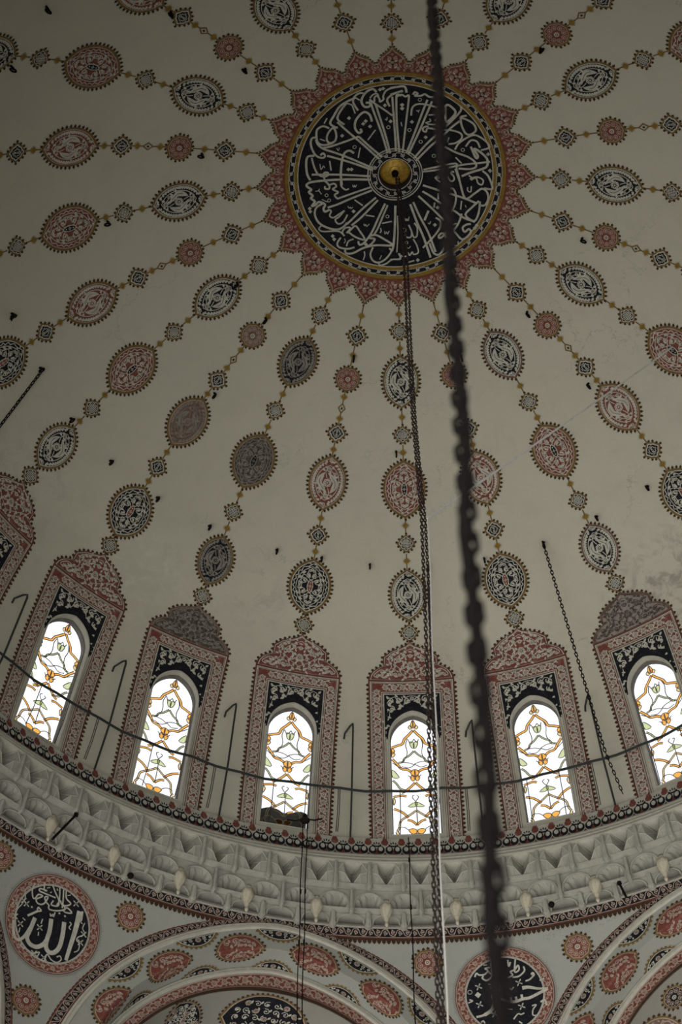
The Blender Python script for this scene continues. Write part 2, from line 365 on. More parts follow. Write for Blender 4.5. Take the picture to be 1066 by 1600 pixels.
def motif_arabesque(q, hl, hw, ground, centre, line='white'):
    o = medal_base(q, hl, hw, ground, line='rose' if ground == 'red' else 'white', band=ground)
    # wavy border
    wv = []; n = 72; oo = cat(sc_out(o, .80, qy=.77), 3, True); m = len(oo)
    for i in range(n):
        p_ = oo[int(i * m / n)]; k = 1 + 0.055 * math.sin(i * 2 * PI / 4); wv.append((p_[0] * k, p_[1] * k))
    lw = 0.0155
    q.stroke(wv, lw * 1.2, line, 3, closed=True); q.stroke(sc_out(o, .70, qy=.66), lw, line, 3, closed=True)
    H_, W_ = hl * .68, hw * .63
    for sg in (1, -1):
        q.disc(sg * hl * .93, 0, .016, line, 4, 6); q.disc(sg * hl * .60, 0, .022, line, 5, 8)
        for b_ in (1, -1): q.leaf(sg * hl * .80, b_ * hw * .06, (.9 if sg > 0 else 2.2) * b_, .07, .03, line, 4); q.spiral(sg * hl * .73, b_ * hw * .15, .03, 1, 1, .013, line, 4, flip=b_, n=8)
    for sx_ in (1, -1):
        for sy in (1, -1):
            S = lambda u, v: (sx_ * u * H_, sy * v * W_)
            fl = sx_ * sy
            for (u, v, r_, tr, a0) in ((.30, .48, .30, 1.2, 0.5), (.62, .26, .22, 1.1, 2.6), (.06, .80, .18, 1.0, 4.0), (.86, .12, .14, .9, 1), (.42, .95, .10, .9, 3), (.70, .62, .11, .9, 2)):
                x, y = S(u, v); a = a0
                if sx_ < 0: a = PI - a
                if sy < 0: a = -a
                q.spiral(x, y, r_ * W_, a, tr, lw, line, 4, flip=fl, n=12)
            q.stroke([S(0, .22), S(.25, .18), (S(.42, .55)), S(.15, .92)], lw, line, 4, sm=3)
            q.stroke([S(.16, 0), S(.4, .12), S(.6, .55), S(.35, .8)], lw, line, 4, sm=3); q.stroke([S(1.0, 0), S(.75, .3), S(.5, .05)], lw, line, 4, sm=3)
            for (u, v, a) in ((.2, .36, .8), (.5, .75, 2.2), (.45, .1, .2), (.75, .42, 1.7), (.1, .55, 1.2)):
                x, y = S(u, v); aa = a if sx_ > 0 else PI - a; aa = aa if sy > 0 else -aa; q.leaf(x, y, aa, .09, .045, line, 5)
    q.fill(sc_out(vesica(.15, .062), 1), line, 6, 2); q.fill(vesica(.125, .048), centre, 7, 2)
    q.floret(0, 0, .035, line, centre, 4, 8); q.disc(.075, 0, .014, line, 8); q.disc(-.075, 0, .014, line, 8)
def motif_floral(q, hl, hw, ground, line='white'):
    o = medal_base(q, hl, hw, ground, line='rose' if ground in ('red', 'umber') else 'white', band=ground)
    lw = 0.0165
    oo = cat(sc_out(o, .77, qy=.74), 3, True); m = len(oo); n = 34
    for i in range(n):
        a, b = oo[int(i * m / n)], oo[int((i + .8) * m / n) % m]; ang = math.atan2(b[1] - a[1], b[0] - a[0])
        q.leaf(a[0], a[1], ang + .25, .085, .05, line, 3)
        q.leaf(a[0], a[1], ang - .5, .05, .03, line, 3)
    q.stroke(sc_out(o, .63, qy=.60), lw, line, 3, closed=True)
    q.floret(0, 0, hw * .24, line, ground, 8, 5)
    for sg in (1, -1):
        q.floret(sg * hl * .83, 0, hw * .11, line, ground, 5, 5); q.disc(sg * hl * .94, 0, .017, line, 4, 6)
        for b_ in (1, -1): q.leaf(sg * hl * .74, b_ * hw * .17, (.5 if sg > 0 else 2.6) * b_, .06, .035, line, 4); q.leaf(sg * hl * .80, b_ * hw * .20, (1.3 if sg > 0 else 1.9) * b_, .05, .03, line, 4)
    for sg in (1, -1):
        S = lambda u, v: (sg * u * hl * .6, sg * v * hw * .6)
        # large curling leaf
        o2 = [S(-.62, -.1), S(-.45, .5), S(-.05, .95), S(.38, .8), S(.62, .35), S(.3, .55), (S(-.02, .56)), S(-.3, .3)]
        q.fill(cat(o2, 3, True), line, 4, 2)
        q.stroke([S(-.42, .25), S(-.05, .7), S(.3, .68)], .010, ground, 5, sm=3)
        q.floret(sg * hl * .50, sg * hw * .03, hw * .155, line, ground, 6, 5); q.floret(sg * hl * .36, -sg * hw * .33, hw * .10, line, ground, 5, 5)
        q.stroke([S(.0, -.2), S(.5, -.5), S(.8, -.15), S(.98, 0)], lw, line, 4, sm=3); q.stroke([S(.3, .1), S(.65, .3), S(.85, .2)], lw, line, 4, sm=3)
        for (u, v, a) in ((.55, -.2, .5), (.25, -.4, 2.4), (.72, .34, 1.0), (.85, -.25, -.3), (.1, -.7, 1.2), (.35, -.75, .8), (.5, -.85, 2.2), (.95, .1, 1.5), (-.1, .85, 1.9), (.25, -.15, -.6)):
            x, y = S(u, v); q.leaf(x, y, a if sg > 0 else a + PI, .085, .05, line, 4)
def quatre(r, n=8, k=0.17, m=5):
    o = []
    for i in range(48):
        a = 2 * PI * i / 48; c_, s_ = abs(math.cos(a)), abs(math.sin(a)); q_ = r * 1.08 / ((c_ ** 1.35 + s_ ** 1.35) ** (1 / 1.35)) * (1 + .05 * math.cos(8 * a)); o.append((q_ * math.cos(a), q_ * math.sin(a)))
    return o
def motif_diaper(q, r=.175):
    o = quatre(r, 4, 0.13, 6); q.teeth(o, 0.09, 0.05, 'dark', 0, c=(0, 0)); q.fill(o, 'brown', 0, 2); q.fill(sc_out(o, .80), 'white', 1, 2); q.fill(sc_out(o, .70), 'navy', 2, 2)
    e = r * .60
    for i in range(-3, 4):
        c_ = i * e / 3.2; l = e - abs(c_) * .55
        q.stroke([(c_ - 0, -l), (c_, l)], .013, 'white', 3); q.stroke([(-l, c_), (l, c_)], .013, 'white', 4)
def motif_knot(q, r=.185):
    o = quatre(r, 4, 0.13, 6); q.teeth(o, 0.09, 0.052, 'dark', 0, c=(0, 0)); q.fill(o, 'brown', 0, 2); q.fill(sc_out(o, .80), 'white', 1, 2); q.fill(sc_out(o, .66), 'navy', 2, 2)
    e = r * .62
    for sx_ in (1, -1):
        for sy in (1, -1):
            q.stroke([(sx_ * .05 * e, sy * .1 * e), (sx_ * .45 * e, sy * .12 * e), (sx_ * .5 * e, sy * .5 * e), (sx_ * .15 * e, sy * .5 * e), (sx_ * .12 * e, sy * .85 * e)], .014, 'white', 3, sm=2)
            q.disc(sx_ * .75 * e, sy * .22 * e, .012, 'white', 4, 5)
    q.stroke([(-.9 * e, 0), (-.5 * e, 0)], .014, 'white', 4); q.stroke([(.5 * e, 0), (.9 * e, 0)], .014, 'white', 4)
def motif_flower(q, r=.275, ground='red', line='rose', rim='brown'):
    n = 9; o = []
    for i in range(n):
        for f in (0, .5): a = 2 * PI * (i + f) / n; o.append((r * (1 if f == 0 else .93) * math.cos(a), r * (1 if f == 0 else .93) * math.sin(a)))
    q.teeth(o, 0.085, 0.055, 'dark', 0, c=(0, 0)); q.fill(o, rim, 0, 3); q.fill(sc_out(o, .85), line, 1, 3); q.fill(sc_out(o, .805), ground, 2, 3)
    for i in range(8):
        a = 2 * PI * (i + .5) / 8; x, y = .52 * r * math.cos(a), .52 * r * math.sin(a)
        q.disc(x, y, r * .175, line, 3, 10); q.disc(x, y, r * .125, ground, 4, 10); q.disc(x, y, r * .075, line, 5, 6)
    for i in range(8): a = 2 * PI * i / 8; q.disc(.68 * r * math.cos(a), .68 * r * math.sin(a), .014, line, 4, 5)
    q.disc(0, 0, r * .19, 'white', 5, 10); q.disc(0, 0, r * .11, ground, 6, 8); q.disc(0, 0, r * .06, 'white', 7, 6)
def motif_bead(q): 
    q.stroke([(-.068, 0), (-.05, .05), (0, .088), (.05, .05), (.068, 0), (.05, -.05), (0, -.088), (-.05, -.05)], .005, 'brown', 0, closed=True); q.fill([(-.058, 0), (-.042, .035), (0, .072), (.042, .035), (.058, 0), (.042, -.035), (0, -.072), (-.042, -.035)], 'gold', 1, 1)
def motif_diamond(q):
    q.fill([(-.125, 0), (0, .088), (.125, 0), (0, -.088)], 'brown', 0, 1); q.fill([(-.075, 0), (0, .055), (.075, 0), (0, -.055)], 'white', 1, 1); q.fill([(-.035, 0), (0, .027), (.035, 0), (0, -.027)], 'dark', 2, 1)

# ------------------------------------------------------------------ THE SETTING: dome
WIN_TOP, SPR, WBOT, WHW = 11.68, 12.27, 14.64, 0.49
def arch_s(t, hw=WHW, top=WIN_TOP, spr=SPR):          # s of the opening's head at lateral t (slightly pointed)
    u = min(1, abs(t) / hw); return spr - (spr - top) * (math.sqrt(max(0, 1 - u * u)) * .86 + .14 * (1 - u))
mb = MB(); NA = 288
S0 = [0.335 + (11.0 - 0.335) * i / 90 for i in range(91)]
mb.grid(lambda a, s: dpol(s, a), [2 * PI * k / NA for k in range(NA)], S0, 'plaster', closeu=True)
for k in range(24):
    a0 = R(15 * k)
    srows = [11.0 + (SB - 11.0) * i / 26 for i in range(27)]
    for sg in (1, -1):
        def side(u, s):
            r = prof(s)[0]; t0 = WHW; return dpol(s, a0 + sg * (t0 / r + (R(7.5) - t0 / r) * u))
        mb.grid(side, [0, .2, .4, .6, .8, 1], srows, 'plaster')
    tt = [WHW * math.sin(PI / 2 * (i / 9 - 1)) if i < 9 else WHW * math.sin(PI / 2 * (i - 9) / 9) for i in range(19)]
    mb.grid(lambda t, v: dpol(11.0 + (arch_s(t) - 11.0) * v, a0 + t / prof(11.0 + (arch_s(t) - 11.0) * v)[0]), tt, [0, .34, .67, 1], 'plaster')
    mb.grid(lambda t, v: dpol(WBOT + (SB - WBOT) * v, a0 + t / 9.94), [WHW * (i / 3 - 1) for i in range(7)], [0, 1], 'plaster')
dome = tag(mb.build('ceiling', smooth=True), 'shallow plaster dome covered with painted radiating garlands', kind='structure')

# window unit at azimuth 0, copied round
def arch_outline(hw, top, spr, bot, n=20):
    o = [(bot, -hw), (spr, -hw)]
    for i in range(1, n): t = -hw * math.cos(PI * i / n); o.append((arch_s(t, hw, top, spr), t))
    return o + [(spr, hw), (bot, hw)]
DEP = -0.19
ao = arch_outline(WHW, WIN_TOP, SPR, WBOT); ai = arch_outline(WHW - .015, WIN_TOP + .02, SPR, WBOT - .005)
rev = MB(); n = len(ao)
def closed_grid(m, outlines, mat):
    vs = []; fs = []; n = len(outlines[0][0])
    for o, h in outlines: vs += [dmap(a, b, h) for a, b in o]
    for j in range(len(outlines) - 1):
        for i in range(n): fs.append((j * n + i, j * n + (i + 1) % n, (j + 1) * n + (i + 1) % n, (j + 1) * n + i))
    m.add(vs, fs, mat)
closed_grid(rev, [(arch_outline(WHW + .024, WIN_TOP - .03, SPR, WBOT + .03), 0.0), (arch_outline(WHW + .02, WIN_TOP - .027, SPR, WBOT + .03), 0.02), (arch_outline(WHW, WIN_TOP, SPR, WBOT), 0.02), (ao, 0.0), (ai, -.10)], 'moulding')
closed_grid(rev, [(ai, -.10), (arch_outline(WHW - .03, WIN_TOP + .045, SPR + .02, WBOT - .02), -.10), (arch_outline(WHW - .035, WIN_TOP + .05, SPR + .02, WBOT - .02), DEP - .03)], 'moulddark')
gp = MB(); gi = arch_outline(WHW - .03, WIN_TOP + .045, SPR + .02, WBOT - .02)
rows = []
gp_n = 16
def gfn(v, t): 
    s_top = arch_s(t, WHW - .03, WIN_TOP + .045, SPR + .02); return dmap(s_top + (WBOT - .02 - s_top) * v, t, DEP)
gp.grid(gfn, [i / gp_n for i in range(gp_n + 1)], [(WHW - .03) * math.sin(PI / 2 * (i / 8 - 1)) for i in range(17)], 'clear')
# tracery traced in window coordinates: y 262 (head) .. 1335 (sill), x half width 212
def wc(x, y): return (11.76 + (WBOT - 11.76) * (y - 262) / 1073, x / 214 * (WHW - .03))
lead = Painter(lambda a, b, h: dmap(a, b, h), DEP + .012); amber = Painter(lambda a, b, h: dmap(a, b, h), DEP + .006)
def glassband(pts, wpx, mat):
    for sg in (1, -1):
        P = cat([wc(sg * x, y) for x, y in pts], 4); wd = wpx * 1.35 / 214 * .46
        if mat: amber.stroke(P, wd, mat, 0)
        for q in (1, -1):
            Q = []
            for i, p_ in enumerate(P):
                a, b = P[max(i - 1, 0)], P[min(i + 1, len(P) - 1)]; l = math.dist(a, b) or 1
                Q.append((p_[0] - (b[1] - a[1]) / l * wd / 2 * q, p_[1] + (b[0] - a[0]) / l * wd / 2 * q))
            lead.stroke(Q, .019, 'lead', 0)
            if not mat: break
def glassblob(pts, mat):
    for sg in (1, -1):
        P = [wc(sg * x, y) for x, y in pts]; P = cat(P, 3, True); amber.fill(P, mat, 0, 1); lead.stroke(P, .018, 'lead', 0, closed=True)
for pts, w_, m in [([(0, 350), (40, 390), (85, 430), (105, 470), (150, 485), (206, 505)], 15, 'amber'),
    ([(206, 605), (160, 650), (125, 690), (70, 700), (30, 722)], 15, 'amber'), ([(0, 815), (50, 860), (100, 895), (130, 905)], 14, 'amber'),
    ([(206, 945), (160, 935), (120, 930), (85, 940)], 13, 'amber'), ([(206, 1050), (150, 1070), (110, 1095), (75, 1130)], 14, 'amber'),
    ([(85, 1150), (45, 1160), (12, 1185), (0, 1200)], 13, 'amber'), ([(180, 1330), (168, 1295), (182, 1255)], 18, 'paleamber'),
    ([(0, 535), (45, 575), (90, 600), (108, 630), (150, 640)], 10, 'greenish'), ([(206, 795), (172, 825), (140, 868), (100, 882), (70, 895)], 10, 'greenish'),
    ([(0, 1065), (60, 1105), (125, 1142), (150, 1170), (160, 1220), (182, 1255)], 11, 'paleamber'),
    ([(62, 425), (80, 480), (68, 540), (80, 590), (130, 642)], 6, None), ([(0, 655), (50, 637), (110, 632)], 6, None), ([(0, 655), (55, 682), (118, 668)], 6, None), ([(206, 640), (165, 668), (125, 690)], 6, None),
    ([(0, 430), (30, 462), (50, 430)], 5, None), ([(0, 985), (30, 945), (10, 930)], 6, None), ([(72, 1240), (110, 1215), (155, 1212), (172, 1222)], 6, None), ([(0, 1035), (0, 1200)], 5, None), ([(28, 775), (60, 750)], 5, None)]: glassband(pts, w_, m)
for pts, m in [([(0, 262), (26, 312), (0, 335)], 'amber'), ([(28, 308), (46, 326), (28, 344), (12, 326)], 'paleamber'), ([(0, 462), (38, 455), (26, 500), (0, 512)], 'greenish'), ([(206, 505), (178, 535), (206, 562)], 'amber'), ([(206, 540), (176, 565), (206, 592)], 'paleamber'),
    ([(0, 700), (40, 722), (22, 758), (0, 762)], 'amber'), ([(6, 762), (24, 748), (44, 772), (26, 800), (6, 795)], 'amber'), ([(206, 700), (145, 768), (206, 768)], 'greenish'), ([(0, 988), (76, 1030), (0, 1030)], 'greenish'),
    ([(206, 955), (186, 980), (206, 1020)], 'paleamber'), ([(6, 1240), (42, 1228), (76, 1242), (46, 1276), (8, 1268)], 'amber'), ([(0, 1272), (26, 1285), (0, 1330)], 'paleamber')]: glassblob(pts, m)
RV = rev.build('window_frame'); GP = gp.build('glass_pane'); LD = lead.build('window_tracery'); AM = amber.build('coloured_glass')
protos = [RV, GP, LD, AM]
def rot_k(k): return -R(15 * k)
order = [-3, -2, -1, 0, 1, 2, -4, 3] + list(range(4, 20))
names_w = {-3: 'leftmost arched window with a pale pane seen at a slant', -2: 'second arched window from the left, below the sooty crest', -1: 'third arched window from the left, its foot dark against something outside', 0: 'arched window with the hanging chain in front of its right side', 1: 'arched window just right of the thick blurred chain', 2: 'rightmost arched window, below the greyed peeling crest'}
for i, k in enumerate(order):
    e = empty('window_%d' % (i + 1), (0, 0, 0), 0); e.location = Vector((math.sin(R(15 * k)) * 9.94, math.cos(R(15 * k)) * 9.94, 23.0)); e.rotation_euler = (0, 0, rot_k(k))
    tag(e, names_w.get(k, 'arched window of the dome outside the frame'), kind='structure')
    for p_ in (protos if -5 < k < 4 else protos[:2]):
        o = p_ if i == 0 else p_.copy()
        if i: C.objects.link(o)
        o.parent = e; o.location = (0, -9.94, -23.0)
    if k == -1:
        b_ = MB(); b_.grid(lambda v, t: dmap(14.10 + .05 * math.sin(t * 11 + 1) * (1 - v) + .56 * v, t, DEP - .05), [0, .5, 1], [-.45 + .9 * i / 8 for i in range(9)], 'outsidedark')  # dark panel added behind the glass, standing in for the surroundings outside
        o = b_.build('dark_outside_panel', e); o.location = (0, -9.94, -23.0); tag(o, 'dark panel standing in for the surroundings outside the lowest panes')

# ------------------------------------------------------------------ frieze, moulding, muqarnas cornice
def cone(P0, P1):      # map (a = metres along at radius, b 0..1 downwards)
    nr, nz = -(P0[1] - P1[1]), -(P1[0] - P0[0]); 
    dx, dz = P1[0] - P0[0], P1[1] - P0[1]; l = math.hypot(dx, dz); nr, nz = dz / l, -dx / l
    if nr > 0: nr, nz = -nr, -nz
    def f(az, b, h=0.0): r = P0[0] + dx * b + h * nr; return Vector((r * math.sin(az), r * math.cos(az), P0[1] + dz * b + h * nz))
    return f
FR = cone((9.84, 22.86), (9.74, 22.34))
AZ = [2 * PI * k / 384 for k in range(384)]
mb = MB(); pts = [(9.95, 22.9), (9.87, 22.87)]
def ringprof(m, P, mat): m.grid(lambda a, v: Vector((P[v][0] * math.sin(a), P[v][0] * math.cos(a), P[v][1])), AZ, list(range(len(P))), mat, closeu=True)
ringprof(mb, [(9.96, 22.91), (9.84, 22.86), (9.74, 22.34)], 'plaster')
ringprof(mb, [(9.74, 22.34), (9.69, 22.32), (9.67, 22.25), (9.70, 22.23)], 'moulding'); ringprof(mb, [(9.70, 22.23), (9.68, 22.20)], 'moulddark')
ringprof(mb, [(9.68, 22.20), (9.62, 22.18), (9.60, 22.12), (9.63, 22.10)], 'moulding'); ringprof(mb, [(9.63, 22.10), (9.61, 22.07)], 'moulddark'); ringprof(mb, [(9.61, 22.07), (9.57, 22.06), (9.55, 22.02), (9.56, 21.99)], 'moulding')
tag(mb.build('trim_1', smooth=True), 'plaster ledge and ribbed moulding under the windows', kind='structure')
fz = Painter(lambda a, b, h: FR(a, b, h), 0.008)
def frarc(y0, y1, mat, lay):
    fz.add([FR(a, y, fz.h0 + lay * .0035) for a in AZ for y in (y0, y1)], [(2 * i, 2 * ((i + 1) % 384), 2 * ((i + 1) % 384) + 1, 2 * i + 1) for i in range(384)], mat)
frarc(0.42, 1.0, 'red', 0)
W_ = 0.32 / 9.8
for i in range(192):
    c = (i + .5) * 2 * PI / 192; q = Painter(lambda a, b, h: FR(c + a / 9.76, b / .31, h), 0.008); q.v, q.f, q.m, q.names = fz.v, fz.f, fz.m, fz.names
    q.fill(cat([(-.162, 0), (-.162, .25), (-.125, .30), (-.08, .305), (-.04, .27), (0, .215), (.04, .27), (.08, .305), (.125, .30), (.162, .25), (.162, 0), (0, 0)], 1, True), 'white', 1, 2, (0, .12))
    q.fill([(-.165, .02), (-.12, .03), (-.09, .07), (-.10, .11), (-.13, .13), (-.165, .135)], 'red', 2, 1); q.fill([(.165, .02), (.12, .03), (.09, .07), (.10, .11), (.13, .13), (.165, .135)], 'red', 2, 1)
    for sg in (1, -1):
        q.disc(sg * .080, .222, .076, 'navy', 3, 14); q.disc(sg * .076, .205, .043, 'white', 4, 12)
        q.stroke([(sg * .10, .165), (sg * .072, .145), (sg * .04, .15), (0, .155)], .028, 'navy', 3, sm=2)
    for sg in (1, -1): q.disc(sg * .145, .035, .035, 'red', 2, 8); q.disc(sg * .12, .085, .028, 'red', 2, 8)
    for j in range(5):
        a = -1.2 + 2.4 * j / 4; q.leaf(.052 * math.sin(a), .15 - .035 * math.cos(a), a - PI / 2, .052, .026, 'navy', 3, bend=0)
tag(fz.build('painted_frieze'), 'red, black and white scalloped frieze painted round the ledge under the windows', 'frieze')

def tier(zt, zb, rt, rb, kind, D):
    m = MB()
    for i in range(96):
        c = R(3.75 * i + (0 if kind != 2 else 1.875))
        hw = R(1.875)
        def X(u, v, d): r = rb + (rt - rb) * v + d; a = c + u * hw; return Vector((r * math.sin(a), r * math.cos(a), zb + (zt - zb) * v))
        if kind == 1:
            V = {'A': (-1, 0, 0), 'B': (-.5, -.02, .02), 'C': (0, 0, .06), 'D': (.5, -.02, .02), 'E': (1, 0, 0), 'F': (-.92, .55, -.0), 'G': (-.45, .40, -.02), 'H': (0, .86, D), 'I': (.45, .40, -.02), 'J': (.92, .55, 0), 'K': (-.55, .95, .0), 'M': (.55, .95, 0), 'N': (-1, 1, .02), 'O': (1, 1, .02), 'L': (0, 1, D)}
            ks = list(V); vs = [X(*V[k_]) for k_ in ks]
            F = ['ABF', 'BGF', 'BCG', 'CHG', 'CIH', 'CDI', 'DEJ', 'DJI', 'FGK', 'GHK', 'HIM', 'IJM', 'FKN', 'JOM', 'KHL', 'HML', 'KLN', 'LMO']
            m.add(vs, [tuple(ks.index(x) for x in f) for f in F], 'stone')
            for e_ in ('AF', 'FK', 'EJ', 'JM', 'KH', 'HM', 'FG', 'GC', 'CI', 'IJ', 'GH', 'HI', 'BG', 'DI'): m.tube([Vector(vs[ks.index(x)]) * (1) - Vector((math.sin(c), math.cos(c), 0)) * .004 for x in e_], .0075, 'moulding', 4)
        else:
            n = 10; arc = []; aw = .84 if kind == 2 else .74
            for j in range(n + 1):
                th = PI * j / n; arc.append((-aw * math.cos(th), (.10 if kind == 3 else .0) + .80 * math.sin(th) ** (.75)))
            vs = [X(u, v, 0) for u, v in arc]; vs += [X(-1, 0, 0), X(-1, 1, 0), X(1, 1, 0), X(1, 0, 0)]
            fs = []
            for j in range(n // 2): fs.append((j, j + 1, n + 2))
            for j in range(n // 2, n): fs.append((j, j + 1, n + 3))
            fs += [(n + 1, 0, n + 2), (n // 2, n + 3, n + 2), (n, n + 4, n + 3)]
            m.add(vs, fs, 'stone')
            if kind == 2:                                  # shell fan with folded ribs
                vs = [X(u, v, 0) for u, v in arc]
                vs += [X(u * .8, v * .86, .02 + (.085 if j % 2 else 0)) for j, (u, v) in enumerate(arc)]; vs += [X(u * .42, v * .5, D * .6 + (.07 if j % 2 else 0)) for j, (u, v) in enumerate(arc)]; vs.append(X(0, .0, D))
                fs = [(j, j + 1, n + 2 + j, n + 1 + j) for j in range(n)] + [(n + 1 + j, n + 2 + j, 2 * n + 3 + j, 2 * n + 2 + j) for j in range(n)] + [(2 * n + 2 + j, 2 * n + 3 + j, 3 * n + 3) for j in range(n)]
                m.add(vs, fs, 'stone')
            else:                                          # plain vaulted recess
                vs = [X(u, v, 0) for u, v in arc] + [X(u * 1.0, v, .03) for u, v in arc] + [X(u * .9, v * .8, D * .8) for u, v in arc] + [X(u * .88, 0, D) for u, v in arc]
                fs = []
                for g in range(3): fs += [(g * (n + 1) + j, g * (n + 1) + j + 1, (g + 1) * (n + 1) + j + 1, (g + 1) * (n + 1) + j) for j in range(n)]
                m.add(vs, fs, 'stone')
            # raised rib round the niche head
            m.tube([X(u * 1.03, v * 1.04, -.012) for u, v in arc], .021, 'stone', 5)
        # web between cells
    return m
mb = MB(); ringprof(mb, [(9.97, 22.95), (10.25, 22.9), (10.35, 21.6), (10.3, 20.85)], 'plaster'); ringprof(mb, [(10.3, 20.85), (10.0, 20.855)], 'moulddark'); ringprof(mb, [(9.54, 21.99), (10.3, 22.0)], 'plaster')  # dark rim under the cornice: shade put into the colour of its underside
tag(mb.build('wall_drum'), 'masonry behind the cornice', kind='structure')
mb = MB(); mb.grid(lambda a, r: Vector((r * math.sin(a), r * math.cos(a), 21.6)), [2 * PI * k / 48 for k in range(48)], [10.2, 13, 17], 'dimplaster', closeu=True)  # unseen slab added to keep sky light off the near chain
tag(mb.build('ceiling_sky_shield'), 'plain unseen ceiling slab added round the dome to shut out sky light', kind='structure')
mb = MB(); mb.grid(lambda a, z: Vector((17 * math.sin(a), 17 * math.cos(a), z)), [2 * PI * k / 48 for k in range(48)], [21.6, 15, 8], 'dimplaster', closeu=True)  # unseen wall ring added to block sky light, open at the foot
tag(mb.build('wall_sky_shield'), 'plain unseen wall ring added to shut out sky light', kind='structure')
mq = empty('muqarnas_cornice', (0, 9.7, 21.4), 0, 'three tiered honeycomb cornice of grey plaster niches running under the window ledge', 'cornice')
OFF = (0, -9.7, -21.4)
def child(m, name, parent, off, smooth=False):
    o = m.build(name, parent, smooth); o.location = off; return o
T1 = (21.98, 21.51, 9.57, 9.63); T2 = (21.49, 21.10, 9.79, 9.83); T3 = (21.08, 20.85, 9.98, 10.05)
m = tier(*T1, 1, .34); ringprof(m, [(9.63, 21.51), (9.95, 21.49)], 'stone'); child(m, 'upper_tier', mq, OFF)
m = tier(*T2, 2, .40); ringprof(m, [(9.56, 21.98), (9.9, 21.97)], 'moulding'); ringprof(m, [(9.83, 21.10), (10.12, 21.08)], 'stone'); child(m, 'middle_tier', mq, OFF)
m = tier(*T3, 3, .36); child(m, 'lower_tier', mq, OFF)
# brackets (small stems between the cells)
br = MB()
def bracket(az, z0, z1, r0, r1, w0):
    for (za, zb, ra, rb_, wa, wb) in ((z0, z1, r0, r1, w0 * .8, w0), (z1, z1 - .05, r1, r1 + .01, w0 * 1.25, w0 * .9), (z1 - .05, z1 - .075, r1 + .01, r1 + .03, w0 * .9, w0 * .3)):
        vs = []
        for z, r, w__ in ((za, ra, wa), (zb, rb_, wb)):
            for u, d in ((-1, 0.05), (-.7, -.035), (0, -.055), (.7, -.035), (1, .05)):
                a = az + u * w__ / r; vs.append(Vector(((r + d) * math.sin(a), (r + d) * math.cos(a), z)))
        br.add(vs, [(j, j + 1, j + 6, j + 5) for j in range(4)] + [(5, 6, 7, 8, 9)], 'stone')
for i in range(96):
    a = R(3.75 * i + 1.875); bracket(a, 21.93, 21.48, 9.56, 9.62, .052); bracket(a, 21.08, 20.86, 9.95, 10.0, .065)
    b = R(3.75 * i + 0.0)
for i in range(48): bracket(R(7.5 * i), 21.42, 21.02, 9.74, 9.80, .045)
child(br, 'brackets', mq, OFF)['kind'] = 'stuff'
# carved pendants
pd = MB()
pd.tube([(0, 0, .45), (0, 0, .20)], .035, 'stone', 8); 
pr = [(a_ * 1.25, b_ * 1.25) for a_, b_ in [(.0, .24), (.055, .24), (.062, .20), (.068, .19), (.060, .17), (.085, .15), (.092, .10), (.088, .05), (.065, -.02), (.045, -.07), (.034, -.09), (.040, -.11), (.026, -.13), (.022, -.18), (.030, -.20), (.012, -.235), (0, -.24)]]
vs = []; nn = 24
pd.grid(lambda u, v: Vector((pr[v][0] * (1 + .10 * (math.cos(6 * u + v * .9) if 3 < v < 11 else 0)) * math.cos(u), pr[v][0] * (1 + .10 * (math.cos(6 * u + v * .9) if 3 < v < 11 else 0)) * math.sin(u), pr[v][1])), [2 * PI * k / nn for k in range(nn)], list(range(len(pr))), 'stonecarve', closeu=True)
first = None
for i in range(-8, 7):
    az = R(3.75 + 7.5 * i); loc = Vector((9.86 * math.sin(az), 9.86 * math.cos(az), 21.0)) - Vector((0, 9.7, 21.4))
    o = pd.build('pendant', mq, True) if first is None else first.copy()
    if first is None: first = o
    else: C.objects.link(o); o.parent = mq
    o.location = loc
tag(first, 'carved goblet shaped pendant hanging from the cornice')

# painted band below the cornice
def bandmap(az, b, h=0.0): return Vector(((10.06 + .05 * b - h) * math.sin(az), (10.06 + .05 * b - h) * math.cos(az), 20.86 - .28 * b))
mb = MB(); ringprof(mb, [(10.0, 20.862), (10.04, 20.857)], 'moulddark'); ringprof(mb, [(10.04, 20.857), (10.075, 20.80), (10.11, 20.56)], 'stone'); tag(mb.build('trim_2', smooth=True), 'plaster ring at the foot of the cornice', kind='structure')  # first ring coloured dark to carry the shade line under the cornice
bd = Painter(lambda a, b, h: bandmap(a, b, h), .008)
def ringfill(p, mapf, y0, y1, mat, lay, az=AZ):
    n_ = len(az); p.add([mapf(a, y, p.h0 + lay * .0035) for a in az for y in (y0, y1)], [(2 * i, 2 * ((i + 1) % n_), 2 * ((i + 1) % n_) + 1, 2 * i + 1) for i in range(n_)], mat)
ringfill(bd, bandmap, .0, .10, 'brown', 0); ringfill(bd, bandmap, .10, .13, 'rose', 0); ringfill(bd, bandmap, .13, .72, 'navy', 0); ringfill(bd, bandmap, .72, .76, 'rose', 0); ringfill(bd, bandmap, .76, .98, 'redline', 0); ringfill(bd, bandmap, .86, 1.0, 'dark', 1)
F_ = lambda a, b: (R(-78) + a / 10.08, .425 + b * 0.01 / .28 * 0 + (b / .085) * .30)
arab_strip(bd, lambda a, b: (R(-78) + a / 10.08, .425 + b / .28), 10.08 * R(150), .080, 'navy', 'rose', .135, .016)
tt_ = [(R(-78) + i * R(.5), 1.0) for i in range(301)]
for i in range(300):
    a = R(-78 + .5 * i); w__ = R(.22); bd.add([bandmap(a - w__, .97, .010), bandmap(a - w__ * .9, 1.12, .010), bandmap(a, 1.26, .010), bandmap(a + w__ * .9, 1.12, .010), bandmap(a + w__, .97, .010)], [(0, 1, 2, 3, 4)], 'dark')
tag(bd.build('painted_band'), 'narrow black and red arabesque band with dark teeth painted under the cornice', 'painted band')

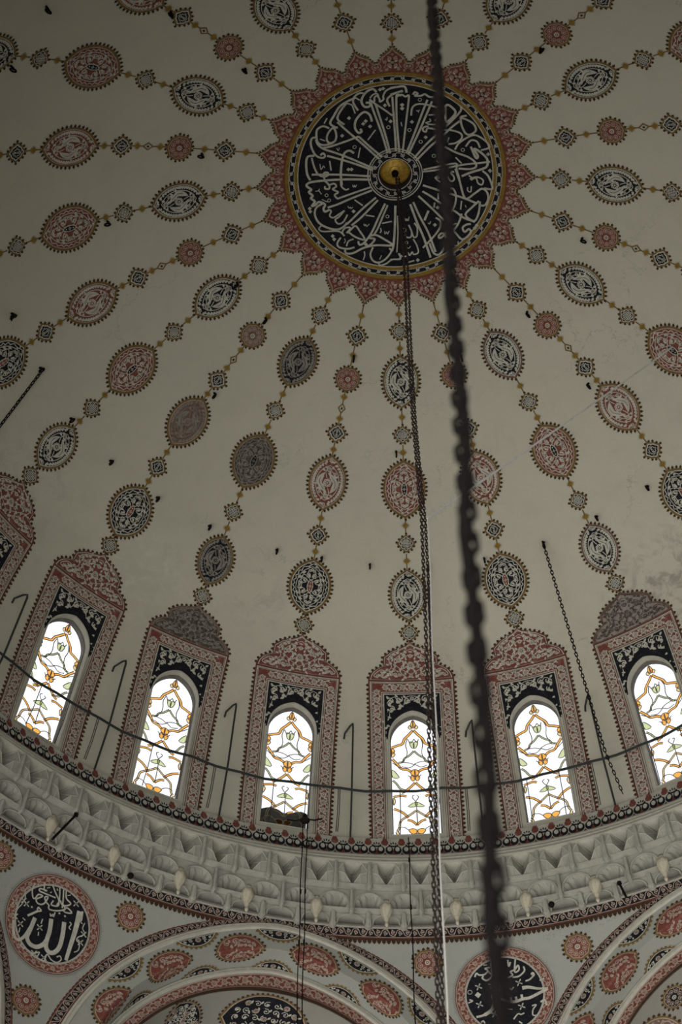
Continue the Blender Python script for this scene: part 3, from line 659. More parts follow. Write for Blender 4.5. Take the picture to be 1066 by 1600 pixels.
# ------------------------------------------------------------------ pendentives, arches and half domes
ZC, AD, AR = 16.8, 10.05, 3.945; RS = math.hypot(AD, AR); ZLOW = 14.2
def spherept(az, el, h=0.0): r = (RS - h) * math.cos(el); return Vector((r * math.sin(az), r * math.cos(az), ZC + (RS - h) * math.sin(el)))
ELT = math.asin(3.77 / RS)
for i in range(8):
    ac = R(7.5 + 45 * i); m = MB()
    els = [ELT * j / 24 for j in range(25)]
    def dl(el): q = AD / (RS * math.cos(el)); return R(22.5) - math.acos(min(1, q)) + R(.12)
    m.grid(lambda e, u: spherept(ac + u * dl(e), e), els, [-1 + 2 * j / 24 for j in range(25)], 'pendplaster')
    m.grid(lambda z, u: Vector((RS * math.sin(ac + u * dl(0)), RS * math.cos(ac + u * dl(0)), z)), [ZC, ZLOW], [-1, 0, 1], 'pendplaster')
    tag(m.build('wall_pendentive' if i == 0 else 'wall_pendentive', smooth=True), 'curved grey plaster pendentive between two arches', kind='structure')
def gpt(th): return math.exp(-(abs(th) / R(20)) ** 1.4)
DEPTH = .53; RF = 3.19
def archpt(az, th, q, h=0.0):
    """th angle from the crown, q metres inwards from the outer edge over the face and then under the soffit; h out of the surface"""
    n_ = Vector((math.sin(az), math.cos(az), 0)); t_ = Vector((math.cos(az), -math.sin(az), 0))
    qf = AR - RF
    rad = AR - min(q, qf); dep = max(0, min(q - qf, DEPTH)); rad -= max(0, q - qf - DEPTH)
    fq = min(1, q / .22)
    if q > qf + DEPTH + .15: fq = max(0, 1 - (q - qf - DEPTH - .15) / .25)
    rad *= 1 + .045 * gpt(th) * fq
    hd = 0; 
    if q <= qf: hd = h
    elif q <= qf + DEPTH: rad -= h
    else: hd = h
    lim = PI / 2; ext = 0
    if abs(th) > lim: ext = (abs(th) - lim) * 3.2; th = math.copysign(lim, th)
    return n_ * (AD + dep - hd) + t_ * (rad * math.sin(th)) + Vector((0, 0, ZC + rad * math.cos(th) - ext))
QF = AR - RF; Q2 = QF + DEPTH
THS = [R(-136 + 4 * j) for j in range(69)]
def curveband(m, az, qa, qb, mat, h=0.0, ths=None, n=1):
    ths = ths or [R(-90 + 2 * j) for j in range(91)]
    m.grid(lambda th, j: archpt(az, th, qa + (qb - qa) * j / n, h), ths, list(range(n + 1)), mat)
ARCHES = [30 + 45 * i for i in range(-3, 5)]
THF = [R(-136 + 2 * j) for j in range(137)]
for i, d in enumerate(ARCHES):
    az = R(d); m = MB()
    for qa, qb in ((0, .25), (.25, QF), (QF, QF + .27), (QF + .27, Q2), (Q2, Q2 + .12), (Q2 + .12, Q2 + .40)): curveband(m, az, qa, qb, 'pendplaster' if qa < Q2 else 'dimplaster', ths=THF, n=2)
    # raised mouldings
    def mould(m, q0, q1, mat1='moulding'):
        P = [(q0, 0), (q0 + .01, .03), (q0 + (q1 - q0) * .38, .035), (q0 + (q1 - q0) * .42, .018), (q0 + (q1 - q0) * .55, .018), (q0 + (q1 - q0) * .60, .045), (q1 - .01, .045), (q1, 0)]
        m.grid(lambda th, j: archpt(az, th, P[j][0], P[j][1]), THF, list(range(len(P))), mat1)
    mould(m, .205, .335); mould(m, Q2 + .005, Q2 + .125)
    tag(m.build('wall_arch', smooth=False), 'great plaster arch with ribbed mouldings below the cornice', kind='structure')
    m = MB(); RH = AR - (Q2 + .40 - DEPTH)
    n_ = Vector((math.sin(az), math.cos(az), 0)); t_ = Vector((math.cos(az), -math.sin(az), 0)); c_ = n_ * (AD + DEPTH) + Vector((0, 0, ZC))
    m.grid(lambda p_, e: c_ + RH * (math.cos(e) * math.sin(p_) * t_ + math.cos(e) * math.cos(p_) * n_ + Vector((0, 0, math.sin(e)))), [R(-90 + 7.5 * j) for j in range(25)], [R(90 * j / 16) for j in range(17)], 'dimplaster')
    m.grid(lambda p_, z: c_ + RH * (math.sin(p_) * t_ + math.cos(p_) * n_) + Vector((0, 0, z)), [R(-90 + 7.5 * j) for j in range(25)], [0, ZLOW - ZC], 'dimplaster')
    tag(m.build('wall_half_dome', smooth=True), 'dim plaster half dome behind a great arch', kind='structure')

def halfdome_map(az, phi, el, RH):
    n_ = Vector((math.sin(az), math.cos(az), 0)); t_ = Vector((math.cos(az), -math.sin(az), 0)); c_ = n_ * (AD + DEPTH) + Vector((0, 0, ZC))
    d0 = math.cos(el) * (math.sin(phi) * t_ + math.cos(phi) * n_) + Vector((0, 0, math.sin(el)))
    e1 = (math.cos(phi) * t_ - math.sin(phi) * n_); e2 = e1.cross(d0); e2 = -e2 if e2.z < 0 else e2      # e2 points up
    def f(a, b, h): rho = math.hypot(a, b) / RH; k_ = math.sin(rho) / rho if rho > 1e-6 else 1; return c_ + (RH - h) * (math.cos(rho) * d0 + k_ * (a / RH * e1 - b / RH * e2))
    return f
def pend_map(azc, elc):
    c_ = Vector((0, 0, ZC)); d0 = Vector((math.cos(elc) * math.sin(azc), math.cos(elc) * math.cos(azc), math.sin(elc))); e1 = Vector((math.cos(azc), -math.sin(azc), 0)); e2 = e1.cross(d0); e2 = -e2 if e2.z < 0 else e2
    def f(a, b, h): rho = math.hypot(a, b) / RS; k_ = math.sin(rho) / rho if rho > 1e-6 else 1; return c_ + (RS - h) * (math.cos(rho) * d0 + k_ * (a / RS * e1 - b / RS * e2))
    return f        # a to the right, b downwards

# painted arches
arch_lab = {-60: 'painted arch trim cut off at the left edge, its dark teeth showing beside the roundel', -15: 'painted arch decoration spanning the bottom left, with red medallions folded over its edge', 30: 'painted arch decoration rising at the lower right corner'}
for d in (-60, -15, 30):
    az = R(d); org = archpt(az, 0, 0)
    e = empty('painted_arch', org, 0, arch_lab[d], 'painted arch decoration')
    off = -org
    p = Painter(lambda th, q, h: archpt(az, th, q, h), .008)
    if d == -60: Th0, Th1 = 25, 88
    else: Th0, Th1 = -75, 75
    ths = [R(Th0 + (Th1 - Th0) * j / 110) for j in range(111)]
    curveband(p, az, .0, .03, 'redline', .010, ths); curveband(p, az, .03, .175, 'navy', .010, ths); curveband(p, az, .175, .185, 'rose', .013, ths); curveband(p, az, .185, .205, 'redline', .010, ths); curveband(p, az, .028, .036, 'rose', .013, ths)
    Ln = R(Th1 - Th0) * 3.85
    arab_strip(p, lambda a, b: (R(Th0) + a / 3.85, .105 + b), Ln, .068, 'navy', 'rose', .12, .015)
    nT = int(Ln / .095)
    for j in range(nT):
        th = R(Th0) + (j + .5) * .095 / 3.945
        if abs(th) < R(17): continue
        w__ = .04 / 3.945; p.add([archpt(az, th + u * w__, -v, .006) - Vector((math.sin(az), math.cos(az), 0)) * .0 for u, v in ((-1, -.01), (-.8, .03), (0, .07), (.8, .03), (1, -.01))], [(0, 1, 2, 3, 4)], 'dark')
    child(p, 'arabesque_border', e, off)
    # medallions folded over the edge
    def amap(thc, q0): return lambda a, b, h: archpt(az, thc + a / 3.25, q0 + b, h)
    for j, dg in enumerate((-60, -36, -12, 12, 36, 60) if d != -60 else ()):
        q = Painter(amap(R(dg), QF), .010); o = vesica(.44, .31)
        q.teeth(o, .085, .045, 'dark', 0, c=(0, 0))
        def fold_fill(k1, k2, mat, layer):
            half = vesica(.44, .31)[:23]; vs = []; rows_ = (-1, -.66, -.33, -.08, 0, .08, .33, .66, 1)
            for a_, b_ in half:
                for v_ in rows_: vs.append(q.mp(a_ * k1, b_ * k2 * v_, q.h0 + layer * .0035))
            nr_ = len(rows_); q.add(vs, [(i_ * nr_ + j_, (i_ + 1) * nr_ + j_, (i_ + 1) * nr_ + j_ + 1, i_ * nr_ + j_ + 1) for i_ in range(22) for j_ in range(nr_ - 1)], mat)
        fold_fill(1, 1, 'brown', 0); fold_fill(.92, .9, 'rose', 1); fold_fill(.88, .86, 'red', 2)
        for sg in (1, -1):
            for (u, v, r_) in ((-.22, .13, .06), (-.06, .16, .065), (.10, .15, .06), (.24, .09, .045), (-.14, .05, .04), (.03, .06, .04), (.17, .05, .035)): q.spiral(u, sg * v, r_, u * 9, 1.1, .018, 'rose', 3, flip=sg, n=9); q.leaf(u + .04, sg * v, u * 7, .08, .04, 'rose', 4); q.leaf(u - .03, sg * (v + .02), u * 7 + 2, .07, .035, 'rose', 4)
            q.floret(-.02, sg * .11, .04, 'rose', 'red', 6, 4)
        child(q, 'red_medallion', e, off)
    for j, dg in enumerate((-48, -24, 0, 24, 48) if d != -60 else ()):
        for nm, q0, sg in (('outer_half_medallion', .345, 1), ('inner_half_medallion', Q2 - .005, -1)):
            q = Painter(amap(R(dg), q0), .010); hl_, hw_ = (.36, .24) if sg > 0 else (.36, .22)
            o = [(-hl_, 0)] + [(hl_ * u, sg * hw_ * (1 - u * u) ** .8) for u in [-.9 + 1.8 * k_ / 12 for k_ in range(13)]] + [(hl_, 0)]
            q.teeth(o, .08, .04, 'brown', 0, closed=False, c=(0, -sg * .1)); q.fill(o, 'brown', 0, 3, (0, sg * .02)); q.fill(sc_out(o, .9, (0, 0), .88), 'white', 1, 3, (0, sg * .02)); q.fill(sc_out(o, .85, (0, sg * .005), .82), 'navy', 2, 3, (0, sg * .02))
            q.floret(0, sg * .09, .055, 'rose', 'navy', 8, 4)
            for u in (-.22, -.12, .12, .22): q.spiral(u, sg * .07, .045 if abs(u) < .2 else .032, u * 8, 1.1, .013, 'white', 3, flip=1 if u > 0 else -1, n=9); q.leaf(u * .8, sg * .12, 1.2 if u > 0 else 1.9, .05, .03, 'white', 4)
            q.stroke([(-.29, sg * .02), (-.15, sg * .03), (0, sg * .025), (.15, sg * .03), (.29, sg * .02)], .012, 'white', 3)
            child(q, nm, e, off)
    if d == -60: continue
    p = Painter(lambda th, q, h: archpt(az, th, q, h), .008)
    curveband(p, az, Q2 + .14, Q2 + .16, 'rose', .010, ths); curveband(p, az, Q2 + .16, Q2 + .33, 'red', .010, ths, 2); curveband(p, az, Q2 + .345, Q2 + .40, 'dark', .016, ths)
    floral_strip(p, lambda a, b: (R(-70) + a / 2.95, Q2 + .245 + b), R(140) * 2.95, .075, 'red', 'rose', .19)
    child(p, 'inner_red_border', e, off)
RH = AR - (Q2 + .40 - DEPTH)
def black_big(q, r):
    o = vesica(r * 1.0, r * .72); q.teeth(o, .09, .05, 'dark', 0, c=(0, 0)); q.fill(o, 'brown', 0, 8); q.fill(sc_out(o, .95), 'rose', 1, 8); q.fill(sc_out(o, .92), 'navy', 2, 8)
    random.seed(3)
    for i in range(-4, 5):
        for j in range(-3, 4):
            x, y = i * .16 * r / .72, j * .15 * r / .72
            if (x / (r * .8)) ** 2 + (y / (r * .56)) ** 2 < 1:
                q.spiral(x, y, .075, random.random() * 6, 1.15, .016, 'white', 3, flip=1 if (i + j) % 2 else -1, n=9); q.leaf(x + .05, y, random.random() * 6, .09, .04, 'white', 4)
                if (i * 3 + j) % 4 == 0: q.floret(x, y, .06, 'rose', 'navy', 6, 5)
f1 = halfdome_map(R(-15), 0, R(77), RH); q = Painter(lambda a, b, h: f1(a, b, h), .008); black_big(q, .80)
tag(q.build('half_dome_medallion', origin=f1(0, 0, 0)), 'large black arabesque medallion on the half dome at the bottom centre', 'painted medallion')
f2 = halfdome_map(R(-15), R(-72), R(56), RH); q = Painter(lambda a, b, h: f2(a, b, h), .008); black_big(q, .5)
tag(q.build('half_dome_medallion', origin=f2(0, 0, 0)), 'smaller black arabesque medallion on the half dome, left of the large one', 'painted medallion')
f3 = halfdome_map(R(30), R(-74), R(60.5), RH); q = Painter(lambda a, b, h: f3(a, b, h), .008); motif_flower(q, .235, 'navy', 'rose')
tag(q.build('painted_rosette', origin=f3(0, 0, 0)), 'black and rose flower rosette on the half dome in the lower right corner', 'painted rosette')
f4 = halfdome_map(R(30), R(-66), R(41), RH); q = Painter(lambda a, b, h: f4(a, b, h), .008)
o = [(.62 * math.cos(2 * PI * i / 40), .62 * math.sin(2 * PI * i / 40)) for i in range(40)]
q.teeth(o, .11, .06, 'dark', 0, c=(0, 0)); q.fill(o, 'brown', 0, 5); q.fill(sc_out(o, .95), 'rose', 1, 5); q.fill(sc_out(o, .92), 'umber', 2, 5); floral_strip(q, lambda a, b: ((.49 - b) * math.cos(a / .49), (.49 - b) * math.sin(a / .49)), 2 * PI * .49, .07, 'umber', 'rose', .2); q.stroke(sc_out(o, .66), .02, 'rose', 3, closed=True); q.fill(sc_out(o, .60), 'red', 3, 4); q.floret(0, 0, .2, 'rose', 'red', 8, 4)
tag(q.build('half_dome_roundel', origin=f4(0, 0, 0)), 'red brown round medallion cut by the bottom edge in the lower right corner', 'painted medallion')

# pendentive rosettes
for azd, eld, lab in ((-44.9, 18.5, 'red flower rosette cut by the left edge, above the large inscription roundel'), (-30.3, 18.4, 'red flower rosette on the pendentive between the left inscription roundel and the arch'), (-38.2, 6.8, 'red flower rosette near the bottom left corner, below the inscription roundel'),
        (.4, 18.3, 'red flower rosette with the hanging chain across it, left of the right inscription roundel'), (15.6, 18.1, 'red flower rosette on the pendentive right of the thick blurred chain')):
    f = pend_map(R(azd), R(eld)); q = Painter(lambda a, b, h: f(a, b, h), .008); motif_flower(q, .262)
    tag(q.build('pendentive_rosette', origin=f(0, 0, 0)), lab, 'painted rosette')

# inscription roundels
def roundel(azd, eld, label, strokes, oxy, org_px, K):
    f = pend_map(R(azd), R(eld)); c0 = f(0, 0, 0); e = empty('inscription_roundel', c0, 0, label, 'calligraphy roundel')
    r = .69; circ = lambda q_: [(q_ * math.cos(2 * PI * i / 64), q_ * math.sin(2 * PI * i / 64)) for i in range(64)]
    p = Painter(lambda a, b, h: f(a, b, h), .008)
    p.fill(circ(r), 'navy', 1, 7); p.stroke(circ(r), .014, 'white', 2, closed=True)
    child(p, 'black_disc', e, -c0)
    p = Painter(lambda a, b, h: f(a, b, h), .008)
    p.stroke(circ(.785), .165, 'red', 1, closed=True); p.stroke(circ(.71), .012, 'white', 2, closed=True); p.stroke(circ(.868), .012, 'rose', 2, closed=True); p.stroke(circ(.885), .012, 'redline', 1, closed=True)
    floral_strip(p, lambda a, b: ((.787 - b) * math.cos(a / .787), (.787 - b) * math.sin(a / .787)), 2 * PI * .787, .066, 'red', 'rose', .185, fl=.68, ww=.012)
    for i in range(110):
        a = 2 * PI * i / 110; hh = .035 if i % 5 else .06
        p.stroke([(.90 * math.cos(a), .90 * math.sin(a)), ((.90 + hh) * math.cos(a + .015), (.90 + hh) * math.sin(a + .015)), (.90 * math.cos(a + .045), .90 * math.sin(a + .045))], .007, 'moulddark', 0)
    child(p, 'floral_ring', e, -c0)
    p = Painter(lambda a, b, h: f(a, b, h), .016)
    for wd, pts in strokes:
        P = [(oxy[0] + x, oxy[1] + y) if 0 else (x, y) for x, y in pts]
        if isinstance(wd, str):
            for x, y in P:
                if wd[0] == 'd': p.diamond(x, y, float(wd[1:]), 'white', 1)
                elif wd[0] == 'o': p.ring(x, y, float(wd[1:]), .011, 'white', 1)
                elif wd[0] == 'f':
                    for j in range(4): p.leaf(x + .02 * math.cos(j * PI / 2 + .5), y + .02 * math.sin(j * PI / 2 + .5), j * PI / 2 + .5, .055, .026, 'white', 1, bend=0)
                    p.ring(x, y, .018, .009, 'white', 2, 8)
        else: p.stroke(P, wd, 'white', 1, sm=5)
    child(p, 'calligraphy', e, -c0)
    return e
ALEFT = [((0.101,0.063),[(.412,-.43),(.432,-.082),(.424,.214),(.414,.52)]),
(0.034,[(.395,-.381),(.482,-.271),(.459,-.45)]),
(0.080,[(.197,-.127),(.235,.107),(.238,.335),(.18,.464),(.087,.505),(.005,.437),(-.014,.3),(-.011,.132),(-.045,-.083)]),
(0.076,[(-.018,.323),(-.062,.425),(-.163,.512),(-.291,.508),(-.37,.419),(-.357,.288),(-.332,.026)]),
(0.055,[(-.326,.045),(-.389,.324),(-.449,.476),(-.536,.538),(-.625,.455),(-.694,.238)]),
(0.025,[(-.093,-.166),(-.069,-.124),(-.04,-.169),(-.019,-.136),(-.014,-.222)]),
(0.038,[(-.474,.051),(-.329,-.1)]),
(0.030,[(-.329,-.1),(-.267,-.139),(-.331,-.173),(-.335,-.118)]),
(0.027,[(-.525,-.554),(-.534,-.424),(-.482,-.301),(-.438,-.301),(-.403,-.391),(-.319,-.398),(-.413,-.291),(-.352,-.236),(-.258,-.279),(-.219,-.423),(-.275,-.397),(-.233,-.333),(-.168,-.3)]),
(0.027,[(-.359,-.643),(-.328,-.52),(-.274,-.524),(-.399,-.508),(-.406,-.463),(-.318,-.461),(-.084,-.474)]),
(0.027,[(-.217,-.676),(-.112,-.556),(-.013,-.453),(-.002,-.353),(-.121,-.321),(-.107,-.411)]),
(0.027,[(-.073,-.7),(-.004,-.458),(-.027,-.363)]),
(0.027,[(-.158,-.304),(-.135,-.231),(.005,-.262),(.147,-.357),(.036,-.434),(.025,-.47)]),
(0.027,[(.011,-.675),(.062,-.487),(.085,-.35)]),
(0.027,[(.064,-.678),(.107,-.549),(.212,-.49),(.129,-.412),(.042,-.415)]),
(0.027,[(.1,-.336),(.164,-.301),(.28,-.341),(.179,-.392),(.128,-.348)]),
(0.017,[(-.29,-.569),(-.236,-.604)]),
(0.017,[(-.285,-.62),(-.231,-.653)]),
(0.017,[(-.206,-.513),(-.184,-.544)]),
(0.021,[(-.108,-.642),(-.09,-.608)]),
(0.021,[(-.465,-.572),(-.446,-.528)]),
(0.017,[(.11,-.603),(.164,-.638)]),
('d0.023',[(.067,-.237),(.179,-.234),(-.446,-.129)]),
(0.019,[(-.575,-.383),(-.572,-.438),(-.634,-.429),(-.653,-.325),(-.613,-.24),(-.633,-.105),(-.687,.026),(-.686,.161)]),
('f0.042',[(-.623,-.172),(-.558,-.14),(-.686,.161),(-.556,.245),(-.2,.154),(-.776,-.078),(.306,-.531),(.463,-.263),(.597,-.058)]),
(0.021,[(-.547,.126),(-.486,.15)]),
(0.021,[(-.542,.312),(-.535,.402)]),
(0.021,[(-.195,-.015),(-.197,.08)]),
(0.021,[(-.198,.237),(-.186,.304)]),
(0.021,[(.29,-.168),(.33,-.143),(.309,-.071),(.348,-.046)]),
(0.019,[(.559,-.262),(.549,-.153),(.614,-.075),(.517,.028),(.505,.096),(.568,.132),(.58,.252),(.516,.321)]),
(0.023,[(-.382,.591),(-.44,.576),(-.414,.626),(-.32,.625),(-.187,.647),(-.081,.579),(-.092,.688),(.035,.694),(.06,.558),(.16,.618),(.266,.625),(.328,.546),(.292,.489),(.241,.532)]),
('f0.046',[(-.168,.639),(.02,.638),(.581,.106)])]
ARIGHT = [((0.072,0.030),[(.32,-.078),(.436,-.078),(.604,-.028),(.767,-.014)]),
(0.055,[(.766,-.004),(.594,.062),(.432,.12),(.316,.125),(.198,.154),(.102,.154),(-.01,.113),(-.083,.074)]),
(0.042,[(.297,.122),(.293,.04)]),
(0.038,[(.198,.15),(.188,.067)]),
(0.038,[(.102,.147),(.092,.065)]),
(0.042,[(-.086,-.17),(-.118,-.052),(-.229,-.003),(-.205,.142),(-.255,.258),(-.397,.344),(-.543,.37)]),
(0.063,[(-.205,.142),(-.265,.267),(-.398,.348)]),
('d0.059',[(-.476,-.04),(-.126,.441)]),
(0.030,[(-.501,-.378),(-.465,-.446),(-.42,-.41),(-.323,-.41),(-.258,-.474),(-.302,-.52),(-.213,-.53)]),
(0.030,[(-.258,-.474),(-.206,-.408),(-.131,-.389),(-.162,-.647),(-.189,-.569),(-.201,-.366),(-.296,-.295),(-.368,-.344),(-.345,-.382)]),
(0.030,[(-.106,-.62),(-.11,-.397),(-.054,-.38)]),
(0.030,[(.121,-.633),(.126,-.51),(.164,-.587)]),
(0.030,[(.257,-.626),(.221,-.396),(.302,-.426),(.292,-.509),(.225,-.436),(.144,-.406),(.176,-.341),(.073,-.293)]),
(0.030,[(.386,-.476),(.396,-.393),(.288,-.306),(.171,-.301)]),
(0.030,[(.545,-.342),(.558,-.289),(.513,-.316),(.545,-.342)]),
(0.030,[(.558,-.289),(.472,-.22),(.392,-.2)]),
(0.021,[(-.325,-.584),(-.256,-.586)]),
(0.030,[(.642,-.175),(.732,-.202)]),
('f0.084',[(-.452,-.19),(-.209,-.194),(.274,-.186),(-.465,.144),(-.225,.342),(.272,.261)]),
(0.025,[(.453,.275),(.531,.266),(.464,.348),(.452,.448),(.528,.458),(.582,.405)]),
(0.025,[(.105,.483),(.191,.392),(.246,.41),(.306,.387)]),
(0.025,[(-.662,.095),(-.582,.062),(-.637,.036)]),
(0.034,[(.612,.227),(.693,.198),(.709,.302)]),
(0.025,[(.101,-.107),(.126,-.073),(.17,-.118)]),
('o0.038',[(-.615,-.104)]),
(0.017,[(-.082,.257),(.105,.3)]),
(0.025,[(-.467,.479),(-.427,.453),(-.403,.506)]),
(0.025,[(.195,.535),(.247,.582)])]
roundel(-37.7, 14.8, 'black roundel with large white calligraphy and red floral ring, at the lower left', ALEFT, (0, 0), None, None)
roundel(7.8, 14.6, 'black calligraphy roundel with red floral ring, crossed by the thick blurred chain', ARIGHT, (0, 0), None, None)


# ------------------------------------------------------------------ central roundel
cz = dmap(0, 0)
er = empty('central_inscription_roundel', (0, 0, 31.75), 0, 'large black roundel of radiating white calligraphy inside a red scalloped rosette at the crown', 'calligraphy roundel')
O2 = (0, 0, -31.75)
def pol(x, y, h):
    s = math.hypot(x, y); az = math.atan2(x, y); return dpol(s, az, h)
def annulus(p, r0, r1, mat, layer=0, n=128, rings=1): p.fill([(r1 * math.cos(2 * PI * i / n), r1 * math.sin(2 * PI * i / n)) for i in range(n)], mat, layer, rings, (0, 0), inner=r0 / r1)
p = Painter(pol, .008); annulus(p, .56, 1.98, 'navy', 0, 128, 10); annulus(p, 1.975, 1.995, 'white', 1); child(p, 'black_disc', er, O2)
p = Painter(pol, .008); annulus(p, 1.99, 2.06, 'gold', 0); annulus(p, 2.06, 2.17, 'navy', 0); annulus(p, 2.058, 2.068, 'white', 1); annulus(p, 2.165, 2.175, 'white', 1)
for i in range(64):
    a = 2 * PI * i / 64; up = 1 if i % 2 else -1
    q = strip_map(p, lambda u, v: ((2.115 + v) * math.sin(a + u / 2.115), (2.115 + v) * math.cos(a + u / 2.115)))
    q.stroke([(-.10, -.035 * up), (-.05, -.035 * up), (0, 0), (.05, .035 * up), (.10, .035 * up)], .014, 'white', 2, sm=3); q.spiral(.02, .010 * up, .044, 2.0 if up > 0 else -2, 1.1, .016, 'white', 2, flip=up, n=8)
child(p, 'scroll_ring', er, O2)
p = Painter(pol, .008); annulus(p, 2.17, 2.26, 'gold', 0); annulus(p, 2.25, 2.275, 'redline', 1); child(p, 'gold_ring', er, O2)
p = Painter(pol, .008); annulus(p, .335, .56, 'navy', 0, 64, 2); annulus(p, .54, .565, 'white', 1, 64); annulus(p, .50, .515, 'white', 1, 64); annulus(p, .335, .35, 'white', 1, 64)
for i in range(16):
    a = 2 * PI * i / 16; up = 1 if i % 2 else -1
    q = strip_map(p, lambda u, v: ((.425 + v) * math.sin(a + u / .425), (.425 + v) * math.cos(a + u / .425)))
    q.stroke([(-.09, -.04 * up), (-.04, -.04 * up), (0, 0), (.04, .04 * up), (.09, .04 * up)], .013, 'white', 2, sm=3); q.spiral(.015, .012 * up, .050, 2.0 if up > 0 else -2, 1.1, .016, 'white', 2, flip=up, n=8)
child(p, 'hub_ring', er, O2)
# red rosette of 24 ogee lobes
p = Painter(pol, .008)
lobe = [(0, 2.44), (.06, 2.40), (.10, 2.46), (.055, 2.52)]
prof_l = [(0.0, 2.87), (.045, 2.78), (.10, 2.73), (.15, 2.68), (.20, 2.67), (.225, 2.60), (.245, 2.55), (.30, 2.53), (.315, 2.47), (.335, 2.40)]     # (lateral metres at r, radius)
out = []
for i in range(24):
    a = 2 * PI * i / 24
    side_ = [(R(7.5) * l / .335, r_) for l, r_ in prof_l]
    for da, r_ in reversed(side_): out.append((a - da, r_))
    for da, r_ in side_[1:-1]: out.append((a + da, r_))
outl = [(r_ * math.sin(a), r_ * math.cos(a)) for a, r_ in out]
def band_to(outline, mat, layer):
    n_o = len(outline); h = p.H(layer); vs = []
    for j in range(4):
        for x, y in outline:
            l = math.hypot(x, y); q_ = (2.262 + (l - 2.262) * j / 3) / l; vs.append(p.mp(x * q_, y * q_, h))
    p.add(vs, [(j * n_o + i, j * n_o + (i + 1) % n_o, (j + 1) * n_o + (i + 1) % n_o, (j + 1) * n_o + i) for j in range(3) for i in range(n_o)], mat)
band_to(outl, 'brown', 0)
o2 = [((r_ * .985 - .012) * math.sin(a), (r_ * .985 - .012) * math.cos(a)) for a, r_ in out]; band_to(o2, 'rose', 1)
o3 = [((r_ * .985 - .03) * math.sin(a), (r_ * .985 - .03) * math.cos(a)) for a, r_ in out]; band_to(o3, 'red', 2)
p.teeth(outl, .066, .035, 'dark', 0, c=(0, 0)); pass
for i in range(24):
    a = 2 * PI * i / 24
    q = strip_map(p, lambda u, v: ((2.5 + v) * math.sin(a + u / 2.5), (2.5 + v) * math.cos(a + u / 2.5)))
    for sg in (1, -1):
        q.stroke([(0, .30), (sg * .05, .20), (sg * .16, .12), (sg * .19, .04), (sg * .13, -.04), (sg * .18, -.14)], .015, 'rose', 4, sm=3)
        q.stroke([(sg * .335, -.04), (sg * .25, -.05), (sg * .24, -.12), (sg * .30, -.16)], .018, 'rose', 4, sm=3)
        q.spiral(sg * .07, .06, .055, 1 if sg > 0 else 2, 1.1, .019, 'rose', 4, flip=sg, n=9); q.spiral(sg * .16, .0, .045, 2, 1.1, .017, 'rose', 4, flip=sg, n=8); q.spiral(sg * .13, -.17, .045, 2, 1.1, .017, 'rose', 4, flip=sg, n=8); q.spiral(sg * .30, -.10, .03, 1, 1.0, .015, 'rose', 4, flip=sg, n=8); q.leaf(sg * .22, .04, 1.2, .07, .035, 'rose', 5); q.spiral(sg * .075, -.09, .055, 4, 1.1, .019, 'rose', 4, flip=-sg, n=9); q.spiral(sg * .25, -.19, .035, 4, 1.0, .012, 'rose', 4, flip=-sg, n=8)
        q.leaf(sg * .03, .0, .3 if sg > 0 else 2.8, .08, .035, 'white', 5); q.leaf(sg * .02, -.15, .5 if sg > 0 else 2.6, .08, .035, 'white', 5)
    q.fill([(-.02, -.05), (0, .08), (.02, -.05), (0, -.10)], 'navy', 5, 1); q.floret(0, -.02, .03, 'white', 'navy', 5, 6); q.floret(0, .16, .028, 'rose', 'red', 5, 5)
child(p, 'scalloped_rosette', er, O2)
p = Painter(pol, .016)
